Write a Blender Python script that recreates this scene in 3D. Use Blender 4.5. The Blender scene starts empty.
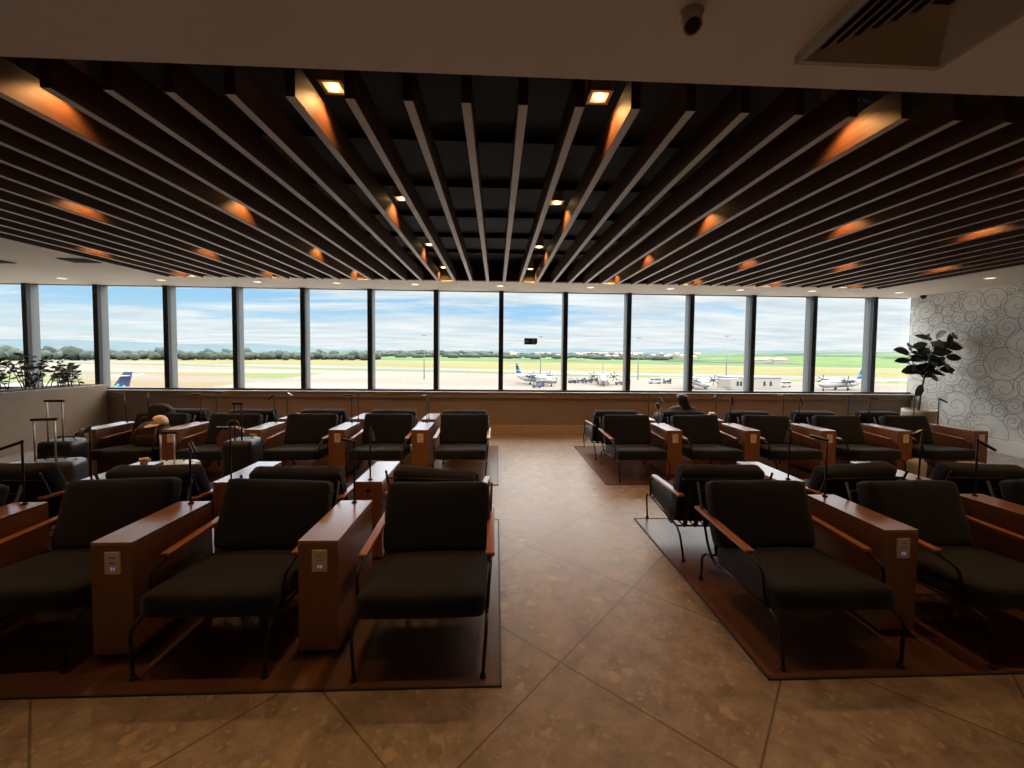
import bpy, bmesh, math, random
from mathutils import Vector, Matrix, Euler, noise as mnoise
R = math.radians
PI = math.pi
scene = bpy.context.scene
C = bpy.data.collections.new('airport_lounge')
scene.collection.children.link(C)
random.seed(7)

# ------------------------------------------------------------------ camera
F_PX, PITCH, YAW, ROLL, CX, CY, EYE = 403.0, 0.0411, 0.0424, 0.0099, 513.3, 370.4, 1.6
cam_d = bpy.data.cameras.new('camera')
cam = bpy.data.objects.new('camera', cam_d)
C.objects.link(cam)
cam_d.sensor_width = 36
cam_d.lens = F_PX / 1024 * 36
cam_d.shift_x = (512 - CX) / 1024
cam_d.shift_y = (CY - 384) / 1024
cam_d.clip_start = 0.05
cam_d.clip_end = 30000
fwd = Vector((math.sin(YAW) * math.cos(PITCH), math.cos(YAW) * math.cos(PITCH), -math.sin(PITCH)))
rgt = Vector((math.cos(YAW), -math.sin(YAW), 0))
upv = rgt.cross(fwd)
cxv = rgt * math.cos(ROLL) + upv * math.sin(ROLL)
cyv = upv * math.cos(ROLL) - rgt * math.sin(ROLL)
m = Matrix((cxv, cyv, -fwd)).transposed().to_4x4()
m.translation = (0, 0, EYE)
cam.matrix_world = m
scene.camera = cam

# ------------------------------------------------------------------ world, sun, exposure
W = bpy.data.worlds.new('sky')
scene.world = W
W.use_nodes = True
nt = W.node_tree
nt.nodes.clear()
def N(t, ty, **kw):
    n = t.nodes.new(ty)
    for k, v in kw.items():
        if k.startswith('i_'):
            n.inputs[k[2:]].default_value = v
        else:
            setattr(n, k, v)
    return n
def math_n(t, op, a, b=None, clamp=False):
    n = t.nodes.new('ShaderNodeMath'); n.operation = op; n.use_clamp = clamp
    for i, v in enumerate((a, b)):
        if v is None: continue
        if isinstance(v, (int, float)): n.inputs[i].default_value = v
        else: t.links.new(v, n.inputs[i])
    return n.outputs[0]
def ramp(t, fac, stops):
    n = t.nodes.new('ShaderNodeValToRGB')
    e = n.color_ramp.elements
    while len(e) < len(stops): e.new(0.5)
    for el, (p, c) in zip(e, stops):
        el.position = p; el.color = (*c, 1) if len(c) == 3 else c
    t.links.new(fac, n.inputs[0])
    return n.outputs[0]
def mixc(t, fac, a, b, mode='MIX'):
    n = t.nodes.new('ShaderNodeMix'); n.data_type = 'RGBA'; n.blend_type = mode
    for idx, v in ((0, fac), (6, a), (7, b)):
        if isinstance(v, (int, float)): n.inputs[idx].default_value = v
        elif isinstance(v, tuple): n.inputs[idx].default_value = (*v[:3], 1)
        else: t.links.new(v, n.inputs[idx])
    return n.outputs[2]
tc = N(nt, 'ShaderNodeTexCoord')
sep = N(nt, 'ShaderNodeSeparateXYZ')
nt.links.new(tc.outputs['Generated'], sep.inputs[0])
zz = math_n(nt, 'MAXIMUM', sep.outputs[2], 0.0)
sky = ramp(nt, zz, [(0.0, (0.80, 0.88, 0.88)), (0.045, (0.68, 0.84, 0.92)), (0.09, (0.42, 0.70, 0.95)), (0.17, (0.28, 0.58, 0.92)), (0.6, (0.22, 0.45, 0.85))])
zoff = math_n(nt, 'ADD', zz, 0.05)
cu = math_n(nt, 'DIVIDE', sep.outputs[0], zoff)
cv = math_n(nt, 'DIVIDE', sep.outputs[1], zoff)
comb = N(nt, 'ShaderNodeCombineXYZ')
nt.links.new(cu, comb.inputs[0]); nt.links.new(cv, comb.inputs[1])
mp = N(nt, 'ShaderNodeMapping'); mp.inputs['Scale'].default_value = (0.20, 0.40, 1); mp.inputs['Location'].default_value = (3.1, 1.7, 0); mp.inputs['Rotation'].default_value = (0, 0, 0.12)
nt.links.new(comb.outputs[0], mp.inputs[0])
n1 = N(nt, 'ShaderNodeTexNoise', i_Scale=1.5, i_Detail=7.0, i_Roughness=0.62, i_Distortion=0.4)
nt.links.new(mp.outputs[0], n1.inputs['Vector'])
bias = math_n(nt, 'MULTIPLY', math_n(nt, 'ADD', sep.outputs[0], 0.15), 0.10)       # cloudier towards the right
cf = math_n(nt, 'ADD', n1.outputs[0], bias)
low = math_n(nt, 'MULTIPLY', math_n(nt, 'SUBTRACT', 0.075, zz), 3.0)
cf = math_n(nt, 'ADD', cf, math_n(nt, 'MAXIMUM', low, 0.0))
cl = ramp(nt, cf, [(0.42, (0, 0, 0)), (0.57, (1, 1, 1))])
n2 = N(nt, 'ShaderNodeTexNoise', i_Scale=3.2, i_Detail=5.0, i_Roughness=0.6)
nt.links.new(mp.outputs[0], n2.inputs['Vector'])
ccol = ramp(nt, n2.outputs[0], [(0.35, (0.70, 0.78, 0.84)), (0.62, (0.98, 1.0, 1.0))])
clm = math_n(nt, 'MULTIPLY', cl, 0.92)
skyc = mixc(nt, clm, sky, ccol)
warm = N(nt, 'ShaderNodeMapRange', interpolation_type='SMOOTHSTEP'); nt.links.new(zz, warm.inputs['Value'])
warm.inputs['From Min'].default_value = 0.17; warm.inputs['From Max'].default_value = 0.40; warm.inputs['To Max'].default_value = 0.85
skyc = mixc(nt, warm.outputs[0], skyc, (1.0, 0.955, 0.91))  # warm tint added to the unseen high sky to colour the room light
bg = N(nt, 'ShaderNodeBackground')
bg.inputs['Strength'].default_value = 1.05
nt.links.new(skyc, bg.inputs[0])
# extra sky strength above the window heads, out of view, added to light the room
room_light_boost = N(nt, 'ShaderNodeMapRange', interpolation_type='SMOOTHSTEP')
nt.links.new(zz, room_light_boost.inputs['Value'])
room_light_boost.inputs['From Min'].default_value = 0.17; room_light_boost.inputs['From Max'].default_value = 0.50; room_light_boost.inputs['To Min'].default_value = 1.05; room_light_boost.inputs['To Max'].default_value = 9.0
nt.links.new(room_light_boost.outputs[0], bg.inputs['Strength'])
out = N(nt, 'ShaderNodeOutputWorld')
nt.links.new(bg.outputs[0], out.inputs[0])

sd = bpy.data.lights.new('sun', 'SUN')
sd.energy = 3.5; sd.angle = R(0.6); sd.color = (1.0, 0.95, 0.87)
sun = bpy.data.objects.new('sun', sd)
sun.rotation_euler = (R(38), R(18), 0)      # high, from behind the building: no direct sun comes indoors
C.objects.link(sun)

vs = scene.view_settings
vs.view_transform = 'Standard'; vs.look = 'None'; vs.gamma = 1.0; vs.use_curve_mapping = False
vs.exposure = 0.0
scene.cycles.use_denoising = True
scene.cycles.max_bounces = 8
scene.cycles.diffuse_bounces = 5
scene.cycles.transparent_max_bounces = 12
scene.cycles.caustics_reflective = False
scene.cycles.caustics_refractive = False
scene.cycles.sample_clamp_indirect = 4.0

# ------------------------------------------------------------------ materials
def new_mat(name):
    mt = bpy.data.materials.new(name); mt.use_nodes = True
    t = mt.node_tree
    return mt, t, t.nodes['Principled BSDF']
def pmat(name, col, rough=0.6, metal=0.0, spec=0.5, var=0.0, scale=40.0, bump=0.0, bscale=None, emit=None, estr=0.0, sheen=0.0):
    mt, t, b = new_mat(name)
    b.inputs['Roughness'].default_value = rough
    b.inputs['Metallic'].default_value = metal
    b.inputs['Specular IOR Level'].default_value = spec
    b.inputs['Base Color'].default_value = (*col, 1)
    if sheen: b.inputs['Sheen Weight'].default_value = sheen
    tcn = N(t, 'ShaderNodeTexCoord')
    nz = N(t, 'ShaderNodeTexNoise', i_Scale=scale, i_Detail=4.0)
    t.links.new(tcn.outputs['Object'], nz.inputs['Vector'])
    v = max(var, 0.03)
    c = ramp(t, nz.outputs[0], [(0.3, tuple(x * (1 - v) for x in col)), (0.7, tuple(min(1, x * (1 + v)) for x in col))])
    t.links.new(c, b.inputs['Base Color'])
    if bump:
        nb = N(t, 'ShaderNodeTexNoise', i_Scale=bscale or scale * 4, i_Detail=3.0)
        t.links.new(tcn.outputs['Object'], nb.inputs['Vector'])
        bp = N(t, 'ShaderNodeBump'); bp.inputs['Strength'].default_value = bump; bp.inputs['Distance'].default_value = 0.004
        t.links.new(nb.outputs[0], bp.inputs['Height']); t.links.new(bp.outputs[0], b.inputs['Normal'])
    if emit:
        b.inputs['Emission Color'].default_value = (*emit, 1); b.inputs['Emission Strength'].default_value = estr
    return mt
def wood(name, dark, light, axis='Y', scale=6.0, rough=0.35, stretch=14.0, coat=0.0, spec=0.5, cior=1.5):
    mt, t, b = new_mat(name)
    tcn = N(t, 'ShaderNodeTexCoord')
    mpn = N(t, 'ShaderNodeMapping')
    s = [stretch, stretch, stretch]; s['XYZ'.index(axis)] = 1.0
    mpn.inputs['Scale'].default_value = s
    t.links.new(tcn.outputs['Object'], mpn.inputs[0])
    nz = N(t, 'ShaderNodeTexNoise', i_Scale=scale, i_Detail=6.0, i_Roughness=0.6, i_Distortion=0.3)
    t.links.new(mpn.outputs[0], nz.inputs['Vector'])
    c = ramp(t, nz.outputs[0], [(0.3, dark), (0.7, light)])
    t.links.new(c, b.inputs['Base Color'])
    b.inputs['Roughness'].default_value = rough
    b.inputs['Specular IOR Level'].default_value = spec
    b.inputs['Coat Weight'].default_value = coat
    b.inputs['Coat Roughness'].default_value = 0.22
    b.inputs['Coat IOR'].default_value = cior
    return mt
M = {}
M['fabric'] = pmat('charcoal_fabric', (0.0135, 0.0180, 0.0290), 0.92, var=0.25, scale=260, bump=0.5, bscale=600, spec=0.15, sheen=0.12)
M['metal'] = pmat('black_metal', (0.012, 0.012, 0.013), 0.38, metal=0.4)
M['arm'] = wood('armrest_wood', (0.26, 0.085, 0.035), (0.42, 0.16, 0.07), rough=0.3, coat=0.7, cior=1.7)
M['strap'] = pmat('black_strap', (0.02, 0.02, 0.02), 0.8)
M['console'] = wood('console_veneer', (0.24, 0.105, 0.052), (0.33, 0.150, 0.078), axis='Y', scale=5, rough=0.3, stretch=22, coat=1.0, cior=2.0)
M['console_v'] = wood('console_veneer_upright', (0.21, 0.088, 0.040), (0.30, 0.130, 0.060), axis='Z', scale=5, rough=0.4, stretch=22)
M['plinth'] = pmat('dark_plinth', (0.03, 0.018, 0.012), 0.6)
M['plate'] = pmat('ivory_plastic', (0.86, 0.76, 0.58), 0.4)
M['socket'] = pmat('socket_shadow', (0.35, 0.29, 0.2), 0.5)
M['usb'] = pmat('lilac_indicator', (0.5, 0.4, 0.9), 0.4, emit=(0.55, 0.4, 1.0), estr=0.2)
M['black'] = pmat('matt_black', (0.008, 0.008, 0.008), 0.7)
M['ledbar'] = pmat('brushed_bar', (0.5, 0.5, 0.52), 0.25, metal=0.9)
M['slat'] = wood('slat_wood', (0.040, 0.0155, 0.0075), (0.072, 0.029, 0.0135), axis='Y', scale=4, rough=0.55, spec=0.2, stretch=16)
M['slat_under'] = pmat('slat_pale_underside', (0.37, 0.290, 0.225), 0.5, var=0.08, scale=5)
M['void'] = pmat('black_ceiling_paint', (0.006, 0.006, 0.007), 0.8)
M['ceil'] = pmat('ceiling_plaster', (0.60, 0.545, 0.47), 0.85, var=0.03, scale=3)
M['ceil_front'] = M['ceil']
M['panel'] = wood('window_panel', (0.235, 0.168, 0.118), (0.275, 0.198, 0.140), axis='X', scale=1.5, rough=0.5, stretch=3)
M['basetan'] = pmat('tan_baseboard', (0.42, 0.30, 0.19), 0.5, var=0.06, scale=6)
M['frame'] = pmat('dark_window_frame', (0.012, 0.013, 0.014), 0.45)
M['reveal'] = pmat('grey_reveal', (0.12, 0.13, 0.135), 0.45, metal=0.1)
M['white'] = pmat('white_plastic', (0.78, 0.76, 0.72), 0.5)
M['leaf'] = pmat('rubber_leaf', (0.022, 0.035, 0.018), 0.32, var=0.4, scale=5)
M['leaf2'] = pmat('shrub_leaf', (0.02, 0.04, 0.015), 0.5, var=0.4, scale=9)
M['bark'] = pmat('bark', (0.16, 0.11, 0.07), 0.85, var=0.25, scale=30)
M['pot'] = pmat('cream_pot', (0.40, 0.32, 0.24), 0.55, var=0.08, scale=12)
M['canvas'] = pmat('pale_grey_canvas', (0.42, 0.42, 0.42), 0.8, var=0.06, scale=30)
M['soil'] = pmat('soil', (0.04, 0.028, 0.018), 0.95)
M['case_grey'] = pmat('grey_shell', (0.045, 0.048, 0.053), 0.42, var=0.1, scale=10)
M['case_black'] = pmat('black_shell', (0.012, 0.013, 0.015), 0.4)
M['case_teal'] = pmat('pale_teal_shell', (0.48, 0.60, 0.56), 0.35)
M['alu'] = pmat('bright_aluminium', (0.75, 0.74, 0.72), 0.3, metal=0.85)
M['rubber'] = pmat('rubber', (0.015, 0.015, 0.015), 0.8)
M['cap'] = pmat('tan_cap_cloth', (0.80, 0.66, 0.50), 0.9, var=0.08, scale=50)
M['cap_badge'] = pmat('brown_badge', (0.20, 0.08, 0.04), 0.8)
M['backpack'] = pmat('brown_backpack', (0.050, 0.030, 0.020), 0.85, var=0.35, scale=16)
M['jacket'] = pmat('dark_jacket', (0.03, 0.035, 0.03), 0.9, var=0.3, scale=10)
M['bag'] = pmat('tan_leather', (0.17, 0.085, 0.052), 0.6, var=0.15, scale=14)
M['paper'] = pmat('white_paper', (0.82, 0.82, 0.80), 0.7)
M['skin'] = pmat('skin', (0.46, 0.27, 0.19), 0.55)
M['hair'] = pmat('black_hair', (0.008, 0.007, 0.007), 0.5, var=0.4, scale=60)
M['sweater'] = pmat('grey_sweater', (0.09, 0.085, 0.082), 0.95, var=0.15, scale=90)
M['jeans'] = pmat('slate_jeans', (0.045, 0.06, 0.08), 0.9, var=0.15, scale=70)
M['phone'] = pmat('phone_back', (0.62, 0.50, 0.42), 0.35)
M['aircraft'] = pmat('white_aircraft_paint', (0.26, 0.265, 0.27), 0.3)
M['aircraft_blue'] = pmat('blue_aircraft_paint', (0.016, 0.026, 0.085), 0.35)
M['aircraft_cyan'] = pmat('cyan_aircraft_paint', (0.05, 0.42, 0.66), 0.35)
M['dark_glass'] = pmat('dark_glazing', (0.02, 0.03, 0.04), 0.15)
M['masonry'] = pmat('pale_masonry', (0.22, 0.205, 0.185), 0.8, var=0.06, scale=2)
M['roof'] = pmat('clay_roof', (0.42, 0.22, 0.14), 0.8, var=0.15, scale=3)
M['steel'] = pmat('galvanised_steel', (0.13, 0.135, 0.14), 0.5, metal=0.3)
M['tree'] = pmat('distant_foliage', (0.020, 0.031, 0.024), 0.9, var=0.35, scale=0.12)
M['yellow'] = pmat('tug_yellow', (0.62, 0.44, 0.08), 0.5)
M['navy'] = pmat('tug_navy', (0.03, 0.04, 0.10), 0.5)
M['signdark'] = pmat('sign_dark_green', (0.02, 0.035, 0.02), 0.5)
M['signlite'] = pmat('sign_pale', (0.55, 0.60, 0.42), 0.5)
M['lamp_glow'] = pmat('warm_lamp', (1, 0.8, 0.5), 0.5, emit=(1.0, 0.62, 0.25), estr=14.0)
M['lamp_dim'] = pmat('warm_reflector', (0.9, 0.7, 0.4), 0.4, emit=(1.0, 0.62, 0.25), estr=0.9)
M['lamp_pale'] = pmat('pale_lamp', (1, 0.9, 0.7), 0.5, emit=(1.0, 0.80, 0.52), estr=1.6)
M['brass'] = pmat('warm_trim', (0.75, 0.60, 0.40), 0.35, metal=0.3)
M['vent'] = pmat('vent_metal', (0.30, 0.25, 0.19), 0.55, metal=0.1)
M['ventdark'] = pmat('vent_dark', (0.05, 0.045, 0.04), 0.7)
M['glassware'] = None

def glass_mat():
    mt = bpy.data.materials.new('window_glass'); mt.use_nodes = True
    t = mt.node_tree; t.nodes.clear()
    tr = N(t, 'ShaderNodeBsdfTransparent'); tr.inputs[0].default_value = (0.97, 0.985, 0.98, 1)
    gl = N(t, 'ShaderNodeBsdfGlossy'); gl.inputs['Roughness'].default_value = 0.0
    lw = N(t, 'ShaderNodeLayerWeight'); lw.inputs[0].default_value = 0.5
    f5 = math_n(t, 'ADD', math_n(t, 'MULTIPLY', math_n(t, 'POWER', lw.outputs['Facing'], 5.0), 0.9), 0.02)
    mx = N(t, 'ShaderNodeMixShader'); o = N(t, 'ShaderNodeOutputMaterial')
    t.links.new(f5, mx.inputs[0]); t.links.new(tr.outputs[0], mx.inputs[1]); t.links.new(gl.outputs[0], mx.inputs[2])
    t.links.new(mx.outputs[0], o.inputs[0])
    return mt
M['glass'] = glass_mat()
mt, t, b = new_mat('drinking_glass')
b.inputs['Transmission Weight'].default_value = 1.0; b.inputs['Roughness'].default_value = 0.02; b.inputs['IOR'].default_value = 1.45
M['glassware'] = mt

def floor_mat():
    mt, t, b = new_mat('diagonal_stone_tiles')
    tcn = N(t, 'ShaderNodeTexCoord')
    mpn = N(t, 'ShaderNodeMapping', vector_type='TEXTURE')
    mpn.inputs['Location'].default_value = (0.346, 2.02, 0); mpn.inputs['Rotation'].default_value = (0, 0, R(47.3)); mpn.inputs['Scale'].default_value = (0.89, 0.89, 0.89)
    t.links.new(tcn.outputs['Object'], mpn.inputs[0])
    sp = N(t, 'ShaderNodeSeparateXYZ'); t.links.new(mpn.outputs[0], sp.inputs[0])
    ds = []
    for ax in (0, 1):
        fr = math_n(t, 'FRACT', sp.outputs[ax])
        ds.append(math_n(t, 'MINIMUM', fr, math_n(t, 'SUBTRACT', 1.0, fr)))
    d = math_n(t, 'MINIMUM', ds[0], ds[1])
    joint = ramp(t, d, [(0.0030, (0, 0, 0)), (0.0060, (1, 1, 1))])
    # per-tile tone
    fl = [math_n(t, 'FLOOR', sp.outputs[i]) for i in (0, 1)]
    cb = N(t, 'ShaderNodeCombineXYZ'); t.links.new(fl[0], cb.inputs[0]); t.links.new(fl[1], cb.inputs[1])
    wn = N(t, 'ShaderNodeTexWhiteNoise'); t.links.new(cb.outputs[0], wn.inputs[0])
    nz = N(t, 'ShaderNodeTexNoise', i_Scale=6.5, i_Detail=10.0, i_Roughness=0.74)
    t.links.new(tcn.outputs['Object'], nz.inputs['Vector'])
    base = ramp(t, nz.outputs[0], [(0.34, (0.140, 0.105, 0.081)), (0.50, (0.232, 0.184, 0.148)), (0.68, (0.335, 0.275, 0.228))])
    # stone chips: two scales of irregular cells
    wob = N(t, 'ShaderNodeTexNoise', i_Scale=17.0, i_Detail=5.0); t.links.new(tcn.outputs['Object'], wob.inputs['Vector'])
    wv = N(t, 'ShaderNodeVectorMath', operation='MULTIPLY_ADD'); wv.inputs[1].default_value = (0.085, 0.085, 0.085)
    t.links.new(wob.outputs[1], wv.inputs[0]); t.links.new(tcn.outputs['Object'], wv.inputs[2])
    col = base
    for sc_, thr, colr in ((11.0, 0.93, (0.40, 0.31, 0.22)), (19.0, 0.88, (0.37, 0.28, 0.20)), (10.5, 0.93, (0.145, 0.105, 0.076)), (32.0, 0.84, (0.35, 0.27, 0.20))):
        vo = N(t, 'ShaderNodeTexVoronoi', i_Scale=sc_); t.links.new(wv.outputs[0], vo.inputs['Vector'])
        sv = N(t, 'ShaderNodeSeparateColor'); t.links.new(vo.outputs['Color'], sv.inputs[0])
        sel = math_n(t, 'GREATER_THAN', sv.outputs[0], thr)
        near = ramp(t, vo.outputs['Distance'], [(0.30, (1, 1, 1)), (0.42, (0, 0, 0))])
        fac = math_n(t, 'MULTIPLY', math_n(t, 'MULTIPLY', sel, near), 0.75)
        col = mixc(t, fac, col, colr)
    tone = math_n(t, 'ADD', math_n(t, 'MULTIPLY', wn.outputs[0], 0.14), 0.93)
    hv = N(t, 'ShaderNodeVectorMath', operation='SCALE'); t.links.new(col, hv.inputs[0]); t.links.new(tone, hv.inputs['Scale'])
    col = mixc(t, joint, (0.060, 0.043, 0.032), hv.outputs[0])
    t.links.new(col, b.inputs['Base Color'])
    rg = ramp(t, nz.outputs[0], [(0.3, (0.34, 0.34, 0.34)), (0.7, (0.46, 0.46, 0.46))])
    t.links.new(rg, b.inputs['Roughness'])
    return mt
M['floor'] = floor_mat()

def mat_planks(name):
    mt, t, b = new_mat(name)
    tcn = N(t, 'ShaderNodeTexCoord')
    mpn = N(t, 'ShaderNodeMapping'); mpn.inputs['Rotation'].default_value = (0, 0, R(90))
    t.links.new(tcn.outputs['Object'], mpn.inputs[0])
    br = N(t, 'ShaderNodeTexBrick', i_Scale=1.0)
    br.offset = 0.37
    br.inputs['Mortar Size'].default_value = 0.0016; br.inputs['Brick Width'].default_value = 0.95; br.inputs['Row Height'].default_value = 0.15
    br.inputs['Color1'].default_value = (0.085, 0.036, 0.020, 1); br.inputs['Color2'].default_value = (0.125, 0.054, 0.030, 1); br.inputs['Mortar'].default_value = (0.02, 0.01, 0.006, 1)
    t.links.new(mpn.outputs[0], br.inputs['Vector'])
    mp2 = N(t, 'ShaderNodeMapping'); mp2.inputs['Scale'].default_value = (26, 1.4, 1); t.links.new(tcn.outputs['Object'], mp2.inputs[0])
    nz = N(t, 'ShaderNodeTexNoise', i_Scale=3.0, i_Detail=6.0); t.links.new(mp2.outputs[0], nz.inputs['Vector'])
    g = ramp(t, nz.outputs[0], [(0.3, (0.72, 0.72, 0.72)), (0.7, (1.2, 1.2, 1.2))])
    c = mixc(t, 1.0, br.outputs[0], g, 'MULTIPLY')
    t.links.new(c, b.inputs['Base Color'])
    b.inputs['Roughness'].default_value = 0.34
    return mt
M['mat'] = mat_planks('plank_mat')

def wallpaper():
    mt, t, b = new_mat('glossy_white_wallpaper')
    tcn = N(t, 'ShaderNodeTexCoord')
    nz = N(t, 'ShaderNodeTexNoise', i_Scale=9.0, i_Detail=6.0, i_Roughness=0.7); t.links.new(tcn.outputs['Object'], nz.inputs['Vector'])
    c = ramp(t, nz.outputs[0], [(0.3, (0.62, 0.61, 0.56)), (0.7, (0.74, 0.73, 0.68))])
    t.links.new(c, b.inputs['Base Color'])
    b.inputs['Roughness'].default_value = 0.16
    bp = N(t, 'ShaderNodeBump'); bp.inputs['Strength'].default_value = 0.25; bp.inputs['Distance'].default_value = 0.004
    n3 = N(t, 'ShaderNodeTexNoise', i_Scale=5.0, i_Detail=2.0); t.links.new(tcn.outputs['Object'], n3.inputs['Vector'])
    t.links.new(n3.outputs[0], bp.inputs['Height']); t.links.new(bp.outputs[0], b.inputs['Normal'])
    return mt
M['wallpaper'] = wallpaper()
M['swirl'] = pmat('grey_swirl_line', (0.24, 0.23, 0.21), 0.5)

def airfield():
    mt, t, b = new_mat('airfield_ground')
    tcn = N(t, 'ShaderNodeTexCoord')
    sp = N(t, 'ShaderNodeSeparateXYZ'); t.links.new(tcn.outputs['Object'], sp.inputs[0])
    s = math_n(t, 'ADD', sp.outputs[1], math_n(t, 'MULTIPLY', sp.outputs[0], 0.35))
    nz = N(t, 'ShaderNodeTexNoise', i_Scale=0.012, i_Detail=5.0); t.links.new(tcn.outputs['Object'], nz.inputs['Vector'])
    s = math_n(t, 'ADD', s, math_n(t, 'MULTIPLY', math_n(t, 'SUBTRACT', nz.outputs[0], 0.5), 26.0))
    s1 = math_n(t, 'DIVIDE', s, 1000.0)
    apron = (0.130, 0.112, 0.096); conc = (0.112, 0.110, 0.110); grass = (0.078, 0.095, 0.032); ygrass = (0.108, 0.100, 0.034); green = (0.052, 0.085, 0.028); pale = (0.135, 0.118, 0.092); bounce_strip = (0.27, 0.25, 0.225)  # last colour: unseen pale near strip, added to bounce daylight onto the ceiling
    rp = N(t, 'ShaderNodeValToRGB'); rp.color_ramp.interpolation = 'LINEAR'
    stops = [(0.0, bounce_strip), (0.085, bounce_strip), (0.095, apron), (0.236, apron), (0.240, grass), (0.262, grass), (0.266, conc), (0.312, conc), (0.316, ygrass), (0.42, ygrass), (0.43, (0.12, 0.10, 0.050)), (0.535, ygrass), (0.54, pale), (0.575, pale), (0.58, green), (1.0, green)]
    e = rp.color_ramp.elements
    while len(e) < len(stops): e.new(0.5)
    for el, (p, c) in zip(e, stops): el.position = p; el.color = (*c, 1)
    t.links.new(s1, rp.inputs[0])
    mp2 = N(t, 'ShaderNodeMapping'); mp2.inputs['Scale'].default_value = (0.01, 0.045, 1); mp2.inputs['Rotation'].default_value = (0, 0, R(18)); t.links.new(tcn.outputs['Object'], mp2.inputs[0])
    n2 = N(t, 'ShaderNodeTexNoise', i_Scale=1.0, i_Detail=6.0); t.links.new(mp2.outputs[0], n2.inputs['Vector'])
    g = ramp(t, n2.outputs[0], [(0.3, (0.80, 0.80, 0.80)), (0.7, (1.15, 1.15, 1.15))])
    c = mixc(t, 1.0, rp.outputs[0], g, 'MULTIPLY')
    # worn grass patches on the far left of the field
    left = math_n(t, 'MULTIPLY', math_n(t, 'LESS_THAN', sp.outputs[0], -95.0), math_n(t, 'GREATER_THAN', sp.outputs[1], 125.0))
    left = math_n(t, 'MULTIPLY', left, math_n(t, 'LESS_THAN', sp.outputs[1], 230.0))
    pat = ramp(t, n2.outputs[0], [(0.40, (0, 0, 0)), (0.46, (1, 1, 1))])
    pc = ramp(t, nz.outputs[0], [(0.42, (0.115, 0.08, 0.045)), (0.55, (0.075, 0.095, 0.032))])
    c = mixc(t, math_n(t, 'MULTIPLY', left, pat), c, pc)
    t.links.new(c, b.inputs['Base Color'])
    b.inputs['Roughness'].default_value = 0.9
    b.inputs['Specular IOR Level'].default_value = 0.1
    return mt
M['airfield'] = airfield()
def hillside():
    mt, t, b = new_mat('green_hillside')
    tcn = N(t, 'ShaderNodeTexCoord')
    nz = N(t, 'ShaderNodeTexNoise', i_Scale=0.0034, i_Detail=7.0, i_Roughness=0.6); t.links.new(tcn.outputs['Object'], nz.inputs['Vector'])
    c = ramp(t, nz.outputs[0], [(0.40, (0.062, 0.096, 0.034)), (0.50, (0.078, 0.112, 0.044)), (0.53, (0.034, 0.053, 0.033)), (0.62, (0.028, 0.047, 0.033)), (0.66, (0.068, 0.096, 0.043))])
    t.links.new(c, b.inputs['Base Color']); b.inputs['Roughness'].default_value = 0.95; b.inputs['Specular IOR Level'].default_value = 0.05
    return mt
M['hill'] = hillside()
M['farhill'] = pmat('far_hills_haze_tint', (0.060, 0.086, 0.100), 0.95, var=0.12, scale=0.002, spec=0.05)  # distance haze is painted into the bluish base colour

# ------------------------------------------------------------------ geometry helpers
def smooth(bm):
    for f in bm.faces: f.smooth = True
def box(bm, x0, x1, y0, y1, z0, z1, bev=0.0, seg=2):
    tmp = bmesh.new()
    bmesh.ops.create_cube(tmp, size=1)
    for v in tmp.verts:
        v.co = Vector(((x0 + x1) / 2 + v.co.x * (x1 - x0), (y0 + y1) / 2 + v.co.y * (y1 - y0), (z0 + z1) / 2 + v.co.z * (z1 - z0)))
    if bev: bmesh.ops.bevel(tmp, geom=list(tmp.edges), offset=bev, segments=seg, affect='EDGES', profile=0.6)
    merge(bm, tmp)
def merge(bm, tmp, mat=None):
    me = bpy.data.meshes.new('tmp'); 
    if mat is not None: tmp.transform(mat)
    tmp.to_mesh(me); tmp.free(); bm.from_mesh(me); bpy.data.meshes.remove(me)
def frames(pts):
    out = []; up = None
    for i, p in enumerate(pts):
        a = pts[max(i - 1, 0)]; b = pts[min(i + 1, len(pts) - 1)]
        t = (b - a).normalized()
        if up is None:
            up = Vector((0, 0, 1)) if abs(t.z) < 0.9 else Vector((1, 0, 0))
        n = (up - t * up.dot(t)).normalized(); up = n
        out.append((t, n, t.cross(n)))
    return out
def tube(bm, pts, r, n=10, cap=True):
    pts = [Vector(p) for p in pts]
    rs = r if isinstance(r, (list, tuple)) else [r] * len(pts)
    rings = []
    for p, (t, a, b), rr in zip(pts, frames(pts), rs):
        rings.append([bm.verts.new(p + (a * math.cos(2 * PI * k / n) + b * math.sin(2 * PI * k / n)) * rr) for k in range(n)])
    for i in range(len(rings) - 1):
        for k in range(n):
            f = bm.faces.new((rings[i][k], rings[i][(k + 1) % n], rings[i + 1][(k + 1) % n], rings[i + 1][k])); f.smooth = True
    if cap:
        bm.faces.new(list(reversed(rings[0]))); bm.faces.new(rings[-1])
def fillet(pts, rad, seg=5):
    pts = [Vector(p) for p in pts]; out = [pts[0]]
    for i in range(1, len(pts) - 1):
        a, p, b = pts[i - 1], pts[i], pts[i + 1]
        da = (a - p); db = (b - p)
        rr = min(rad, da.length * 0.45, db.length * 0.45)
        s = p + da.normalized() * rr; e = p + db.normalized() * rr
        for k in range(seg + 1):
            u = k / seg
            out.append(s * (1 - u) ** 2 + p * 2 * u * (1 - u) + e * u * u)
    out.append(pts[-1]); return out
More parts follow.
